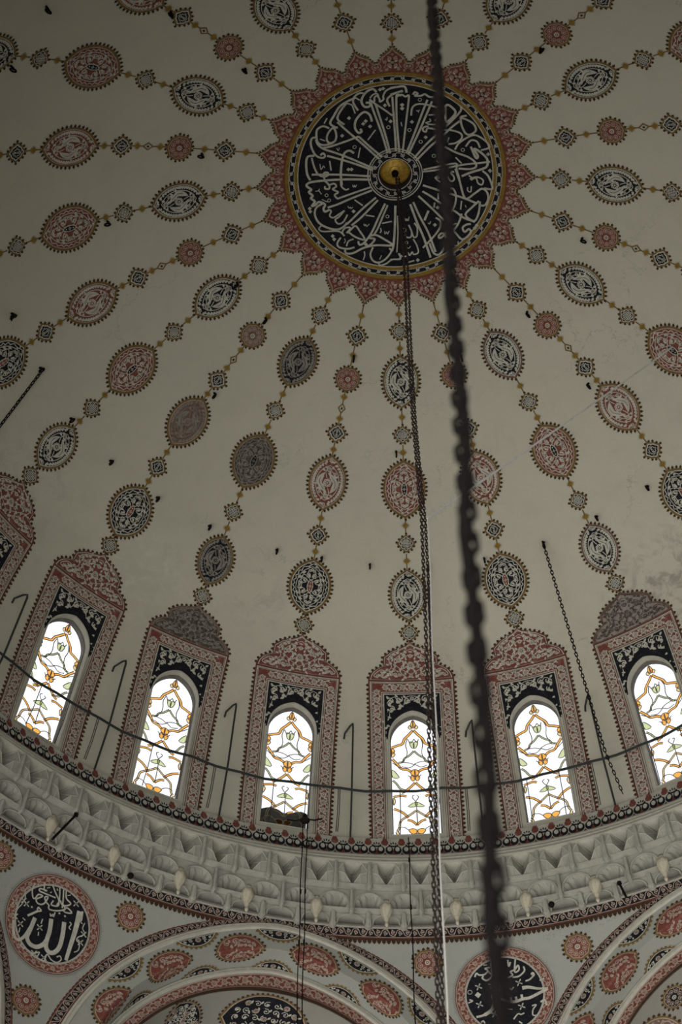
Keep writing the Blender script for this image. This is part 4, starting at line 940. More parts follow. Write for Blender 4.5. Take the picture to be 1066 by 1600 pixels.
CALLI = [(0.044,[(-.463,-1.677),(-.399,-1.411),(-.24,-.881),(-.138,-.463)]),
(0.044,[(-.355,-1.567),(-.253,-1.175),(-.16,-.81),(-.087,-.461)]),
(0.044,[(-.019,-1.708),(.002,-1.230),(.023,-.779),(.027,-.5)]),
(0.044,[(.163,-1.724),(.083,-1.750),(.061,-1.659),(.061,-1.114),(.098,-.475)]),
(0.044,[(-1.128,-1.222),(-.931,-1),(-.694,-.754),(-.316,-.35)]),
(0.044,[(-.711,-.868),(-.493,-.628),(-.253,-.391)]),
(0.044,[(-1.469,-.685),(-1.293,-.699),(-.981,-.779),(-.711,-.868)]),
(0.044,[(-1.363,-.505),(-1.099,-.399),(-.793,-.271),(-.457,-.115)]),
(0.044,[(-1.573,-.888),(-1.537,-.772),(-1.419,-.657),(-1.196,-.554),(-.871,-.389),(-.445,-.158)]),
(0.044,[(-1.694,-.131),(-1.112,-.066),(-.502,.015)]),
(0.049,[(-.744,-1.732),(-.908,-1.667),(-1.074,-1.558),(-1.194,-1.365),(-1.271,-1.215),(-1.173,-1.114),(-1.122,-1.109)]),
(0.044,[(-.93,-1.623),(-1.025,-1.507),(-1.112,-1.357),(-1.106,-1.266),(-.987,-1.152)]),
(0.031,[(-.93,-1.623),(-.83,-1.580),(-.793,-1.486),(-.765,-1.381)]),
(0.044,[(-.56,-1.809),(-.661,-1.828),(-.764,-1.757),(-.798,-1.646),(-.751,-1.528),(-.703,-1.444)]),
(0.031,[(-.744,-1.732),(-.665,-1.669)]),
(0.049,[(-.328,-1.828),(-.397,-1.901),(-.519,-1.852),(-.613,-1.722),(-.627,-1.609),(-.569,-1.514),(-.477,-1.518),(-.465,-1.597),(-.546,-1.603)]),
(0.035,[(-.462,-1.700),(-.4,-1.775),(-.319,-1.793),(-.29,-1.723)]),
(0.040,[(-.463,-1.665),(-.345,-1.555),(-.206,-1.444),(-.027,-1.288)]),
(0.040,[(-.374,-1.614),(-.371,-1.705),(-.32,-1.747),(-.272,-1.665),(-.263,-1.607),(-.191,-1.660),(-.199,-1.729),(-.136,-1.851),(.006,-1.913),(.199,-1.939)]),
(0.044,[(-.073,-1.494),(-.121,-1.622),(-.079,-1.711),(.064,-1.796),(.197,-1.825)]),
(0.049,[(-.436,-1.175),(-.473,-1.325),(-.572,-1.400),(-.675,-1.340),(-.761,-1.211),(-.776,-1.054),(-.708,-.947),(-.646,-.975),(-.675,-1.034)]),
(0.044,[(-1.296,-1.105),(-1.417,-1.163),(-1.532,-1.109),(-1.559,-.977),(-1.535,-.816),(-1.415,-.746),(-1.227,-.781),(-1.161,-.887),(-1.176,-1.046),(-1.235,-1.098),(-1.333,-.973),(-1.349,-.84),(-1.289,-.777),(-1.196,-.801)]),
(0.044,[(-1.571,-.933),(-1.654,-.921),(-1.681,-.789),(-1.628,-.603),(-1.550,-.504),(-1.448,-.47),(-1.405,-.509),(-1.443,-.57),(-1.497,-.531)]),
(0.027,[(-1.491,-.89),(-1.390,-.833)]),
(0.049,[(-1.621,-.535),(-1.757,-.529),(-1.796,-.378),(-1.787,-.153),(-1.731,-.013)]),
(0.040,[(-1.675,-.497),(-1.643,-.314),(-1.569,-.127),(-1.447,-.057),(-1.362,-.081),(-1.370,-.137),(-1.443,-.134),(-1.439,-.001),(-1.351,.142)]),
(0.049,[(-.815,-.507),(-.906,-.571),(-1.011,-.524),(-1.070,-.34),(-1.101,-.076),(-1.091,.168)]),
(0.027,[(-1.394,-1.217),(-1.328,-1.334)]),
(0.027,[(-.529,-.776),(-.37,-.99)]),
(0.027,[(-.737,-.4),(-.688,-.62)]),
(0.031,[(-1.317,-.388),(-1.295,-.174)]),
(0.018,[(-1.161,-.651),(-1.132,-.592),(-1.109,-.657)]),
(0.020,[(-1.516,-.343),(-1.501,-.219),(-1.446,-.291),(-1.427,-.244)]),
(0.020,[(-.171,-1.216),(-.141,-1.191),(-.129,-1.259)]),
('d0.043',[(-.891,-1.290),(-.558,-1.195),(-.61,-1.138),(-.476,-1.071),(-1.041,-.913),(-.256,-1.881),(-.196,-1.900),(-.168,-1.522),(-.064,-1.160),(.169,-1.518),(.168,-1.439),(-.942,-.166),(-.88,-.161)]),
('o0.034',[(-.8,-.64),(-.11,-1.032)]),
(0.049,[(-.505,.088),(-1.117,.039),(-1.639,.027),(-1.787,.053),(-1.811,.106),(-1.721,.194),(-1.777,.243),(-1.697,.33),(-1.742,.38),(-1.662,.456),(-1.730,.547),(-1.655,.534),(-1.578,.477),(-1.455,.545),(-1.491,.629),(-1.463,.699),(-1.366,.665)]),
(0.040,[(-1.430,.04),(-1.351,.137),(-1.355,.214),(-1.438,.205),(-1.436,.15)]),
(0.040,[(-1.351,.137),(-1.245,.115),(-1.207,.185),(-1.282,.233),(-1.171,.31),(-1.246,.358),(-1.197,.44),(-1.113,.426),(-.51,.253)]),
(0.035,[(-1.107,.051),(-1.102,.184),(-1.022,.269),(-.948,.253)]),
(0.044,[(-1.406,.617),(-1.203,.571),(-.905,.466),(-.481,.321)]),
(0.044,[(-1.496,.519),(-1.637,.591),(-1.677,.741),(-1.602,.925),(-1.418,1.055),(-1.229,1.106),(-1.099,1.063),(-1.021,.983)]),
(0.035,[(-1.366,.665),(-1.337,.712),(-1.373,.796),(-1.301,.847),(-1.193,.792),(-1.062,.716)]),
(0.035,[(-1.062,.716),(-1.174,.837),(-1.261,.895),(-1.202,.988),(-1.094,.954),(-1.003,.809)]),
(0.044,[(-1.033,1.014),(-.924,.925),(-.661,.683),(-.403,.48)]),
(0.044,[(-.929,1.045),(-.754,.917),(-.58,.754),(-.363,.537)]),
(0.035,[(-1.552,.986),(-1.609,1.056),(-1.528,1.120),(-1.294,1.133),(-1.168,1.166),(-1.087,1.261)]),
(0.035,[(-1.087,1.261),(-1.126,1.170),(-1.058,1.089),(-.952,1.098),(-1.042,1.199)]),
(0.040,[(-1.021,1.201),(-.932,1.121),(-.845,1.063),(-.765,1.178),(-.666,1.370),(-.855,1.302),(-.999,1.181)]),
(0.040,[(-1.163,1.287),(-1.243,1.400),(-1.205,1.491),(-1.036,1.538),(-.885,1.517)]),
(0.031,[(-.899,1.342),(-1.007,1.377),(-1.055,1.482)]),
(0.044,[(-.219,.621),(-.376,.941),(-.512,1.217),(-.668,1.424),(-.777,1.471),(-.806,1.393)]),
(0.040,[(-.168,.657),(-.269,.882),(-.382,1.137),(-.461,1.263)]),
(0.044,[(-1.090,1.555),(-1.062,1.634),(-.912,1.635),(-.694,1.542),(-.437,1.504),(-.097,1.521),(-.263,1.383),(-.43,1.287),(-.557,1.301),(-.559,1.344),(-.454,1.372),(-.565,1.496),(-.65,1.491)]),
(0.040,[(-.502,1.544),(-.561,1.692),(-.513,1.826),(-.386,1.876),(-.234,1.797),(-.122,1.650),(-.163,1.583)]),
(0.049,[(-.011,.674),(-.034,1.154),(-.077,1.543),(-.122,1.650)]),
(0.027,[(.025,.895),(.026,1.265),(-.006,1.676)]),
(0.035,[(-.407,1.853),(-.367,1.932),(-.237,1.906),(-.106,1.824),(.065,1.820),(.047,1.700)]),
(0.022,[(-.328,1.727),(-.373,1.812)]),
(0.027,[(-.687,1.619),(-.68,1.706),(-.715,1.802)]),
(0.027,[(-.329,1.140),(-.321,1.206),(-.344,1.248)]),
(0.018,[(-1.090,1.315),(-1.071,1.371),(-1.105,1.412)]),
(0.031,[(-.843,.504),(-.68,.637)]),
(0.031,[(-.625,.849),(-.448,.887)]),
(0.031,[(-.295,1.044),(-.093,1.010)]),
(0.018,[(-.872,.172),(-.853,.228),(-.831,.186),(-.818,.231),(-.789,.178)]),
(0.018,[(-.985,.624),(-.966,.67),(-.933,.651),(-.924,.684),(-.881,.655)]),
(0.018,[(-.674,1.032),(-.655,1.076),(-.633,1.045),(-.613,1.090),(-.558,1.039)]),
(0.018,[(-.247,1.210),(-.239,1.275),(-.205,1.233),(-.186,1.278),(-.152,1.214)]),
(0.020,[(-1.640,.237),(-1.576,.234),(-1.553,.192)]),
(0.020,[(-1.566,.235),(-1.517,.318)]),
(0.018,[(-1.513,.429),(-1.431,.482),(-1.358,.501)]),
('o0.032',[(-1.414,.351),(-1.367,.467),(-.181,.901)]),
('d0.043',[(-1.775,.597),(-1.768,.664),(-.874,.748),(-1.331,1.238),(-1.303,1.311),(-.649,1.469)]),
(0.049,[(.294,.652),(.423,1.037),(.564,1.387),(.696,1.801)]),
(0.044,[(.357,.609),(.488,.929),(.651,1.258),(.804,1.682)]),
(0.044,[(.464,.48),(.721,.735),(1.053,1.083),(1.221,1.277),(1.347,1.406),(1.453,1.360),(1.537,1.249),(1.495,1.184),(1.411,1.252),(1.369,1.165),(1.432,1.099),(1.537,1.074)]),
(0.044,[(.549,.383),(.724,.494),(.972,.68),(1.222,.819),(1.390,.947),(1.621,1.028)]),
(0.044,[(.561,.251),(.788,.33),(.974,.395),(1.349,.51),(1.641,.622)]),
(0.040,[(1.100,.317),(1.183,.338),(1.234,.469),(1.213,.666),(1.139,.821)]),
(0.044,[(1.225,-.104),(1.308,.159),(1.421,.53),(1.619,.414),(1.764,.309),(1.869,.382),(1.891,.535),(1.829,.658),(1.745,.673)]),
(0.044,[(1.703,.576),(1.557,.723),(1.432,.858),(1.474,.945),(1.621,1.006),(1.704,.806),(1.724,.586)]),
(0.044,[(1.348,.86),(1.306,1.014),(1.221,1.168),(1.136,1.257)]),
(0.031,[(1.137,1.104),(1.243,1.070)]),
(0.040,[(.813,.954),(.906,1.019),(.905,1.150),(.776,1.345),(.54,1.593)]),
(0.044,[(.989,1.149),(1.020,1.280),(.903,1.389),(.872,1.345),(.946,1.280),(1.019,1.367),(.986,1.584),(.878,1.737),(.772,1.715),(.71,1.584),(.679,1.497)]),
(0.049,[(.581,1.007),(.668,.8)]),
(0.035,[(.146,1.160),(.187,1.205),(.165,1.270),(.205,1.358),(.29,1.360),(.313,1.252),(.253,1.098)]),
(0.035,[(.313,1.252),(.353,1.362),(.417,1.341),(.431,1.168),(.37,1.058)]),
(0.031,[(.342,1.405),(.413,1.537),(.442,1.689),(.346,1.731),(.315,1.676),(.26,1.750),(.229,1.695),(.174,1.769),(.068,1.744),(.027,1.699)]),
(0.031,[(.027,1.699),(.056,1.809),(-.148,1.823)]),
(0.031,[(.203,1.901),(.354,1.861)]),
(0.018,[(.2,1.564),(.242,1.598),(.286,1.555)]),
(0.020,[(.183,.955),(.202,1.010),(.224,.967),(.244,1.011),(.267,.924)]),
(0.031,[(.795,.626),(.784,.735)]),
(0.031,[(.87,.429),(.869,.56)]),
(0.022,[(.654,1.062),(.685,1.084),(.707,1.030)]),
(0.031,[(1.348,.587),(1.327,.773)]),
(0.018,[(1.421,.673),(1.442,.727)]),
(0.035,[(1.060,.054),(1.121,.163),(1.194,.14),(1.184,.052),(1.122,-.013),(1.194,-.037),(1.143,-.047)]),
(0.027,[(.801,.099),(.863,.055),(.894,.099),(.811,.099),(.914,.187)]),
(0.035,[(1.515,.109),(1.659,.06),(1.784,.121),(1.764,.221),(1.681,.192),(1.639,.083),(1.535,.131)]),
(0.031,[(1.494,.033),(1.597,.106)]),
(0.027,[(1.473,.287),(1.473,.364),(1.536,.384),(1.546,.263)]),
(0.044,[(1.772,-.077),(1.887,.028),(1.971,.245),(1.951,.312),(1.806,.297)]),
(0.027,[(1.177,1.539),(1.262,1.538),(1.273,1.451)]),
('d0.043',[(.428,1.852),(.857,.735),(.794,1.106),(1.927,-.084),(1.621,1.159),(1.659,1.103)]),
('o0.030',[(.202,1.477)]),
(0.040,[(.063,-1.705),(.164,-1.747),(.244,-1.698),(.305,-1.731),(.303,-1.605),(.256,-1.220),(.161,-.462)]),
(0.044,[(.676,-1.621),(.582,-1.372),(.414,-.901),(.243,-.459)]),
(0.044,[(.766,-1.586),(.621,-1.213),(.474,-.855),(.283,-.436)]),
(0.049,[(-.054,-1.904),(.067,-1.921),(.228,-1.927),(.266,-1.789)]),
(0.044,[(-.057,-1.756),(.186,-1.837)]),
(0.040,[(.348,-1.275),(.371,-1.444),(.463,-1.522),(.624,-1.519),(.866,-1.450)]),
(0.044,[(.396,-1.740),(.426,-1.796),(.486,-1.760),(.425,-1.716),(.546,-1.714),(.627,-1.747),(.707,-1.689),(.827,-1.677)]),
(0.031,[(.693,-1.281),(.865,-1.292)]),
(0.031,[(.63,-1.123),(.701,-1.077),(.903,-1.066)]),
(0.027,[(.712,-1.201),(.732,-1.145),(.66,-1.123)]),
(0.027,[(.813,-1.156),(.864,-1.201)]),
(0.040,[(.69,-1.032),(.598,-1.010),(.577,-.943),(.638,-.909),(.679,-.987),(.903,-.953),(1.146,-.945),(1.329,-.881),(1.350,-.77),(1.227,-.666),(1.084,-.641)]),
(0.044,[(.395,-.344),(.634,-.629),(.902,-.897),(1.147,-1.147),(1.330,-1.377),(1.330,-1.490)]),
(0.044,[(.435,-.288),(.736,-.606),(.921,-.763),(1.126,-.989),(1.309,-1.151)]),
(0.049,[(1.027,-1.485),(1.026,-1.213),(1.056,-1.123),(1.229,-1.329),(1.148,-1.464),(1.058,-1.508),(1.007,-1.417)]),
(0.044,[(1.330,-1.241),(1.350,-1.062),(1.431,-.884),(1.533,-.865),(1.634,-.958),(1.593,-1.091),(1.471,-1.177),(1.330,-1.241),(1.451,-1.278)]),
(0.040,[(1.216,-.521),(1.309,-.679),(1.553,-.843),(1.696,-.826),(1.860,-.699),(1.902,-.59),(1.739,-.526)]),
(0.040,[(1.431,-.593),(1.533,-.731),(1.656,-.713),(1.718,-.581)]),
(0.049,[(1.534,-.597),(1.637,-.355),(1.678,-.401),(1.595,-.554),(1.718,-.492),(1.863,-.343),(1.864,-.188),(1.762,-.116),(1.556,-.042),(1.349,.053)]),
(0.040,[(.576,-.086),(.834,-.139),(1.226,-.221),(1.246,-.099),(1.308,.12)]),
(0.040,[(.565,-.042),(.896,-.084),(1.349,-.191),(1.720,-.248),(1.925,-.284)]),
(0.044,[(1.002,-.584),(1.247,-.455),(1.473,-.372),(1.617,-.266),(1.638,-.156),(1.514,-.107),(1.287,-.111)]),
(0.027,[(1.095,-.787),(1.064,-.674)]),
(0.031,[(1.226,-.354),(1.349,-.224)]),
(0.018,[(.451,-1.386),(.481,-1.374),(.522,-1.396)]),
(0.018,[(.481,-1.374),(.501,-1.339)]),
(0.022,[(.143,-1.134),(.162,-1.043)]),
(0.020,[(.846,-.283),(.876,-.239),(.897,-.272)]),
('d0.043',[(.177,-1.518),(.175,-1.439),(.362,-1.134),(.632,-.79),(1.883,-.444),(1.923,-.091)]),
('o0.034',[(.525,-1.623),(.309,-.955),(.529,-.693),(1.374,-.52),(.791,-.383)])]
for wd, pts in CALLI:
    if isinstance(wd, str):
        for x, y in pts:
            if wd[0] == 'd': p.diamond(x, y, float(wd[1:]), 'white', 1)
            else: p.ring(x, y, float(wd[1:]), .014, 'white', 1)
    else: p.stroke(pts, wd * .95, 'white', 1, sm=4)

child(p, 'calligraphy', er, O2)

# ceiling boss and hook
eb = empty('ceiling_boss', (0, 0, 31.75), 0, 'gilded round boss recessed in the centre of the crown roundel, with an iron hook', 'ceiling boss')
m = MB(); m.lathe([(.335, 0), (.315, .02), (.31, .20)], (0, 0, 0), 'rust', 48); child(m, 'recess', eb, (0, 0, -.01))
m = MB(); m.lathe([(.31, .20), (.26, .17), (.25, .19), (.12, .13), (.10, .14), (0, .10)], (0, 0, 0), 'brass', 48); child(m, 'gilded_dish', eb, (0, 0, -.01))
m = MB(); m.lathe([(0, .12), (.05, .10), (.075, .03), (.05, -.04), (0, -.06)], (0, 0, 0), 'blackiron', 12); m.tube([(.05 * math.sin(a), 0, -.10 - .05 * math.cos(a)) for a in [2 * PI * i / 12 for i in range(12)]], .014, 'blackiron', 6, True); child(m, 'hook', eb, (0, 0, 0))

# ------------------------------------------------------------------ painted garlands
def gar_part(name, fn, s0, *a):
    p = Painter(lambda x, y, h: dmap(s0 + x, y, h), .008); fn(p, *a); return p.build(name, smooth=False)
GO = dmap(6.3, 0)
def line_part(segs):
    res = []
    for a, b in segs:
        p = Painter(dmap, .006); p.stroke([(a + (b - a) * i / 3, 0) for i in range(4)], .027, 'brown', 0); res.append(p.build('connecting_line'))
    return res
MK = {}
MK['A'] = line_part([(2.85, 3.14), (3.58, 3.88), (5.0, 5.38), (5.8, 6.13), (7.4, 7.7), (8.15, 8.48), (9.6, 9.68), (10.0, 10.12)]) + \
    [gar_part('bead', motif_bead, s) for s in (3.0, 3.73, 5.21, 5.97, 7.54, 8.31)] + [gar_part('lattice_rosette', motif_diaper, s) for s in (3.36, 5.59, 7.93, 9.86)] + \
    [gar_part('black_flower_medallion', motif_floral, 4.45, .545, .385, 'navy'), gar_part('red_arabesque_medallion', motif_arabesque, 6.76, .60, .455, 'red', 'navy'), gar_part('black_flower_medallion', motif_floral, 9.045, .535, .38, 'navy')]
MK['B'] = line_part([(2.85, 3.33), (3.75, 4.2), (4.75, 5.02), (5.22, 5.47), (5.85, 6.15), (7.35, 7.7), (8.08, 8.4), (9.6, 9.68), (10.0, 10.12)]) + \
    [gar_part('bead', motif_bead, s) for s in (3.1, 3.96, 4.87, 5.34, 6.02, 7.52, 8.25)] + [gar_part('knot_rosette', motif_knot, s) for s in (3.54, 5.66, 7.89)] + [gar_part('lattice_rosette', motif_diaper, 9.85)] + \
    [gar_part('red_flower_rosette', motif_flower, 4.48), gar_part('diamond', motif_diamond, 5.12), gar_part('red_flower_medallion', motif_floral, 6.745, .575, .405, 'red'), gar_part('black_arabesque_medallion', motif_arabesque, 9.01, .58, .455, 'navy', 'red')]
glab = {0: 'garland hanging straight down from the crown to the window behind the hanging chain', -1: 'garland running to the third window from the left', -2: 'garland with a blackened large medallion, ending at the sooty crest', -3: 'garland with a faded brown medallion, ending at the leftmost window crest',
    -4: 'garland ending at the red crest on the left edge', -5: 'garland leaving the left edge between the two hooks with slanting chains', -6: 'garland leaving the left edge at a lattice rosette, just below the level one',
    -7: 'nearly level garland leaving the left edge at a knot rosette', -8: 'garland at upper left with a black medallion cut by the left edge',
    -9: 'garland at upper left leaving by the top edge beside a hook', -10: 'short garland at the top edge, left, with a cut black medallion', -11: 'short garland with a single knot rosette left of top centre', 12: 'short garland straight above the crown with one lattice rosette',
    11: 'short garland hidden behind the thick blurred chain at the top edge', 10: 'short garland at the top edge, right, with a cut black medallion', 9: 'garland at upper right with a red rosette and diamond below the top edge',
    8: 'garland at upper right with a red medallion cut by the right edge', 7: 'nearly level garland to the right, slightly rising, with a red rosette', 6: 'garland to the right with a black medallion level with the crown centre',
    5: 'garland sloping gently down to the right with a red flower rosette', 4: 'garland to the right with a large red medallion cut by the edge', 3: 'garland at right whose red flowered medallion is crossed by the pale cable',
    2: 'garland to the lower right ending at the greyed crest', 1: 'garland partly behind the thick blurred chain, ending right of it'}
usedp = set()
def swap(o, frm, to):
    for i, sl in enumerate(o.material_slots):
        if sl.material == MATS[frm]: sl.link = 'OBJECT'; sl.material = MATS[to]
for k in range(-11, 13):
    kind = 'A' if k % 2 == 0 else 'B'; a = R(15 * k); g0 = dpol(6.3, a)
    e = empty('painted_garland', g0, -a, 'painted ' + glab[k], 'painted garland', 'painted garlands radiating over the dome')
    for i, p_ in enumerate(MK[kind]):
        if (kind, i) in usedp: o = p_.copy(); C.objects.link(o)
        else: o = p_; usedp.add((kind, i))
        o.parent = e; o.location = -GO
        nm = o.name.split('.')[0]
        if k == -2 and nm == 'red_arabesque_medallion': o['mk'] = 1; swap(o, 'red', 'soot'); swap(o, 'rose', 'sootline'); swap(o, 'white', 'sootline'); o['label'] = 'blackened arabesque medallion'
        if k == -3 and nm == 'red_flower_medallion': swap(o, 'red', 'umber'); swap(o, 'white', 'sootline'); o['label'] = 'faded brown medallion'
        if k == -3 and nm == 'red_flower_rosette': swap(o, 'red', 'umber'); o['label'] = 'darkened flower rosette'
        if k == -2 and nm == 'black_flower_medallion': swap(o, 'white', 'sootline'); o['label'] = 'dull black flower medallion'
        if k == 2 and nm == 'black_flower_medallion': swap(o, 'brown', 'umber')
        if 'mk' in o: del o['mk']

# ------------------------------------------------------------------ painted window surrounds
SO = dmap(12.9, 0)
p1 = Painter(dmap, .008)
X0, X1, XT = .895, .60, 10.93
def rectU(x, top, bot=14.80): return [(bot, -x), (top, -x), (top, x), (bot, x)]
def ublock(p, xa, ta, xb, tb, mat, layer):          # U-shaped band between two inverted-U outlines (a outside)
    for sg in (1, -1):
        p.add([p.mp(s, sg * x, p.h0 + layer * .0035) for s in [ta + (14.80 - ta) * i / 20 for i in range(21)] for x in (xa, xb)], [(2 * i, 2 * i + 1, 2 * i + 3, 2 * i + 2) for i in range(20)], mat)
    n_ = 14; p.add([p.mp(s, -xb + 2 * xb * i / n_, p.h0 + layer * .0035) for i in range(n_ + 1) for s in (ta, tb)], [(2 * i, 2 * i + 1, 2 * i + 3, 2 * i + 2) for i in range(n_)], mat)
ublock(p1, .90, 10.93, .865, 10.965, 'redline', 0); ublock(p1, .865, 10.965, .845, 10.985, 'white', 0); ublock(p1, .845, 10.985, .835, 10.995, 'dark', 0); ublock(p1, .835, 10.995, .825, 11.005, 'white', 0); ublock(p1, .825, 11.005, .635, 11.20, 'red', 0)
ublock(p1, .635, 11.20, .622, 11.215, 'white', 0); ublock(p1, .622, 11.215, .598, 11.24, 'umber', 0); ublock(p1, .598, 11.24, .585, 11.255, 'white', 0)
for sg in (1, -1): floral_strip(p1, lambda a, b: (11.12 + a, sg * (.73 + b)), 3.66, .090, 'red', 'white', .185)
floral_strip(p1, lambda a, b: (11.10 + b, -.64 + a), 1.28, .088, 'red', 'white', .182)
B1 = p1.build('red_floral_border')
p1 = Painter(dmap, .008)
for sg in (1, -1): p1.teeth([(11.0 + 3.8 * i / 10, sg * .895) for i in range(11)], .105, .06, 'dark', 0, closed=False, c=(12.9, 0), lobed=True)
B2 = p1.build('toothed_edge')
p1 = Painter(dmap, .008)     # spandrel
n_ = 24
for i in range(n_):
    t0, t1 = -.575 + 1.15 * i / n_, -.575 + 1.15 * (i + 1) / n_
    f_ = lambda t: arch_s(t, WHW + .028, WIN_TOP - .038, SPR) if abs(t) < WHW + .028 else SPR + .06
    p1.add([dmap(11.265, t0, .01), dmap(11.265, t1, .01), dmap(f_(t1), t1, .01), dmap(f_(t0), t0, .01)], [(0, 1, 2, 3)], 'navy')
for sg in (1, -1):
    for (a, b, r_) in ((11.40, .10, .075), (11.38, .27, .085), (11.42, .45, .08), (11.60, .42, .07), (11.62, .53, .045), (11.80, .51, .045), (11.53, .25, .04), (12.0, .54, .03)):
        p1.spiral(a, sg * b, r_, b * 9, 1.15, .020, 'white', 2, flip=sg, n=10); p1.leaf(a + .03, sg * (b - .03), 1.0 * sg, .11, .055, 'white', 3); p1.leaf(a - .05, sg * (b + .02), 2.4 * sg, .09, .05, 'white', 3); p1.leaf(a, sg * (b + .01), -1.2 * sg, .09, .045, 'white', 3)
    p1.stroke([(11.30, 0), (11.34, sg * .12), (11.55, sg * .2), (11.32, sg * .36), (11.5, sg * .53), (11.75, sg * .47), (11.95, sg * .54), (12.2, sg * .555)], .016, 'white', 2, sm=3)
p1.floret(11.37, 0, .05, 'white', 'navy', 6, 4)
for sg in (1, -1):
    for xa, xb, mt in ((.55, .565, 'white'), (.565, .575, 'umber')):
        p1.add([dmap(s, sg * x, .012) for s in [12.25 + 2.55 * i / 14 for i in range(15)] for x in (xa, xb)], [(2 * i, 2 * i + 1, 2 * i + 3, 2 * i + 2) for i in range(14)], mt)
B3 = p1.build('black_spandrel')
p1 = Painter(dmap, .008)
cr = [(10.93, .90), (10.82, .87), (10.73, .81), (10.66, .72), (10.60, .62), (10.585, .55), (10.53, .50), (10.56, .585), (10.48, .58), (10.38, .57), (10.33, .50), (10.26, .42), (10.21, .31), (10.17, .20), (10.13, .09), (10.05, 0)]
crest = cr + [(a, -b) for a, b in reversed(cr[:-1])]
cc_ = (10.78, 0); bot = [(10.93, -.90 + 1.8 * i / 16) for i in range(1, 16)]
crc = crest + bot
p1.fill(crc, 'redline', 0, 4, cc_); p1.fill(sc_out(crc, .955, cc_), 'white', 1, 4, cc_); p1.fill(sc_out(crc, .93, cc_), 'redline', 2, 4, cc_)
p1.fill(sc_out(crc, .90, cc_), 'red', 3, 4, cc_)
p1.teeth(crest, .10, .055, 'dark', 0, closed=False, c=(10.9, 0))
for sg in (1, -1):
    p1.stroke([(10.13, 0), (10.24, sg * .2), (10.34, sg * .40), (10.45, sg * .46), (10.62, sg * .40), (10.72, sg * .50), (10.70, sg * .64), (10.83, sg * .78), (10.88, sg * .70)], .018, 'white', 5, sm=3)
    p1.stroke([(10.22, 0), (10.32, sg * .18), (10.48, sg * .34), (10.62, sg * .28), (10.74, sg * .1), (10.80, 0)], .014, 'white', 5, sm=3)
    for (a, b, r_) in ((10.36, .12, .05), (10.48, .25, .06), (10.62, .16, .055), (10.80, .24, .055), (10.80, .42, .055), (10.70, .36, .05), (10.82, .60, .05), (10.30, .27, .04), (10.55, .42, .035), (10.75, .55, .04), (10.42, .40, .045), (10.66, .03, .04), (10.86, .12, .04), (10.86, .52, .035), (10.28, .10, .035), (10.52, .10, .035)):
        p1.spiral(a, sg * b, r_, b * 11, 1.15, .018, 'white', 5, flip=sg, n=9); p1.leaf(a + .03, sg * (b + .02), sg * (.5 + b * 3), .09, .045, 'white', 6); p1.leaf(a - .04, sg * (b - .02), sg * (2.5 + b * 3), .08, .04, 'white', 6); p1.leaf(a + .01, sg * (b - .05), sg * (4.3 + b * 3), .07, .035, 'white', 6)
    p1.floret(10.47, sg * .25, .055, 'white', 'red', 6, 6); p1.floret(10.80, sg * .33, .045, 'white', 'red', 6, 6); p1.floret(10.84, sg * .70, .04, 'white', 'red', 5, 6)
p1.floret(10.60, 0, .085, 'white', 'red', 8, 6); p1.floret(10.38, 0, .05, 'white', 'red', 6, 6); p1.floret(10.83, 0, .045, 'white', 'red', 6, 6)
B4 = p1.build('crest')
slab = {-5: 'red painted window surround outside the left edge', -4: 'red painted window surround whose right side shows at the left edge', -3: 'red painted surround of the leftmost visible window', -2: 'red painted window surround whose crest is blackened by soot', -1: 'red painted surround of the third window from the left, left of the centre chain window', 0: 'red painted surround of the window crossed by the hanging chain', 1: 'red painted window surround partly hidden behind the thick blurred chain', 2: 'red painted surround of the rightmost window, its crest peeled to grey', 3: 'red painted window surround beyond the right edge'}
firsts = True
for k in range(-4, 4):
    a = R(15 * k); e = empty('painted_window_surround', dpol(12.9, a), -a, slab[k], 'painted window surround', 'painted surrounds of the dome windows')
    for p_ in (B1, B2, B3, B4):
        o = p_ if firsts else p_.copy()
        if not firsts: C.objects.link(o)
        o.parent = e; o.location = -SO
        if p_ is B4 and k == -2: swap(o, 'red', 'soot'); swap(o, 'white', 'sootline'); swap(o, 'redline', 'umber'); o['label'] = 'soot blackened crest'
        if p_ is B4 and k == 2: swap(o, 'red', 'ashen'); swap(o, 'white', 'soot'); swap(o, 'redline', 'umber'); o['label'] = 'greyed, peeling crest'
    firsts = False

# ------------------------------------------------------------------ rail, posts, hooks, chains, cables
def azp(r, azd, z): return Vector((r * math.sin(R(azd)), r * math.cos(R(azd)), z))
m = MB(); RP = []
for i in range(0, 97): RP.append(azp(9.5 - .03 * math.sin(i * PI / 4) ** 2, -72 + i * 1.5, 23.86 - .05 * abs(math.sin((i / 5) * PI / 2))))
m.tube(RP, .017, 'iron', 6); m.tube([v + Vector((0, 0, -.035)) for v in RP], .012, 'iron', 5)
tag(m.build('iron_rail', origin=azp(9.5, -20, 23.85)), 'long dark iron lamp rail curving across in front of the windows', 'rail')
plabs = ['outside the left edge', 'left of the leftmost window', 'between the first and second windows', 'between the second and third windows', 'between the third window and the chain window', 'right of the chain window', 'between the last two windows', 'beyond the right edge']
for i, k in enumerate(range(-5, 3)):
    azd = 15 * (k + .5) - .1; m = MB()
    m.tube([azp(9.84, azd, 22.86), azp(9.5, azd, 23.86), azp(9.22, azd, 25.35), azp(9.24, azd, 25.45), azp(9.30, azd - .3, 25.45), azp(9.42, azd - .9, 25.34), azp(9.43, azd - 1.0, 25.2)], .021, 'iron', 6)
    o = m.build('iron_post', origin=azp(9.84, azd, 22.86)); tag(o, 'iron post with bent top on the ledge, ' + plabs[i], 'post', 'iron posts holding the rail')
hang = []
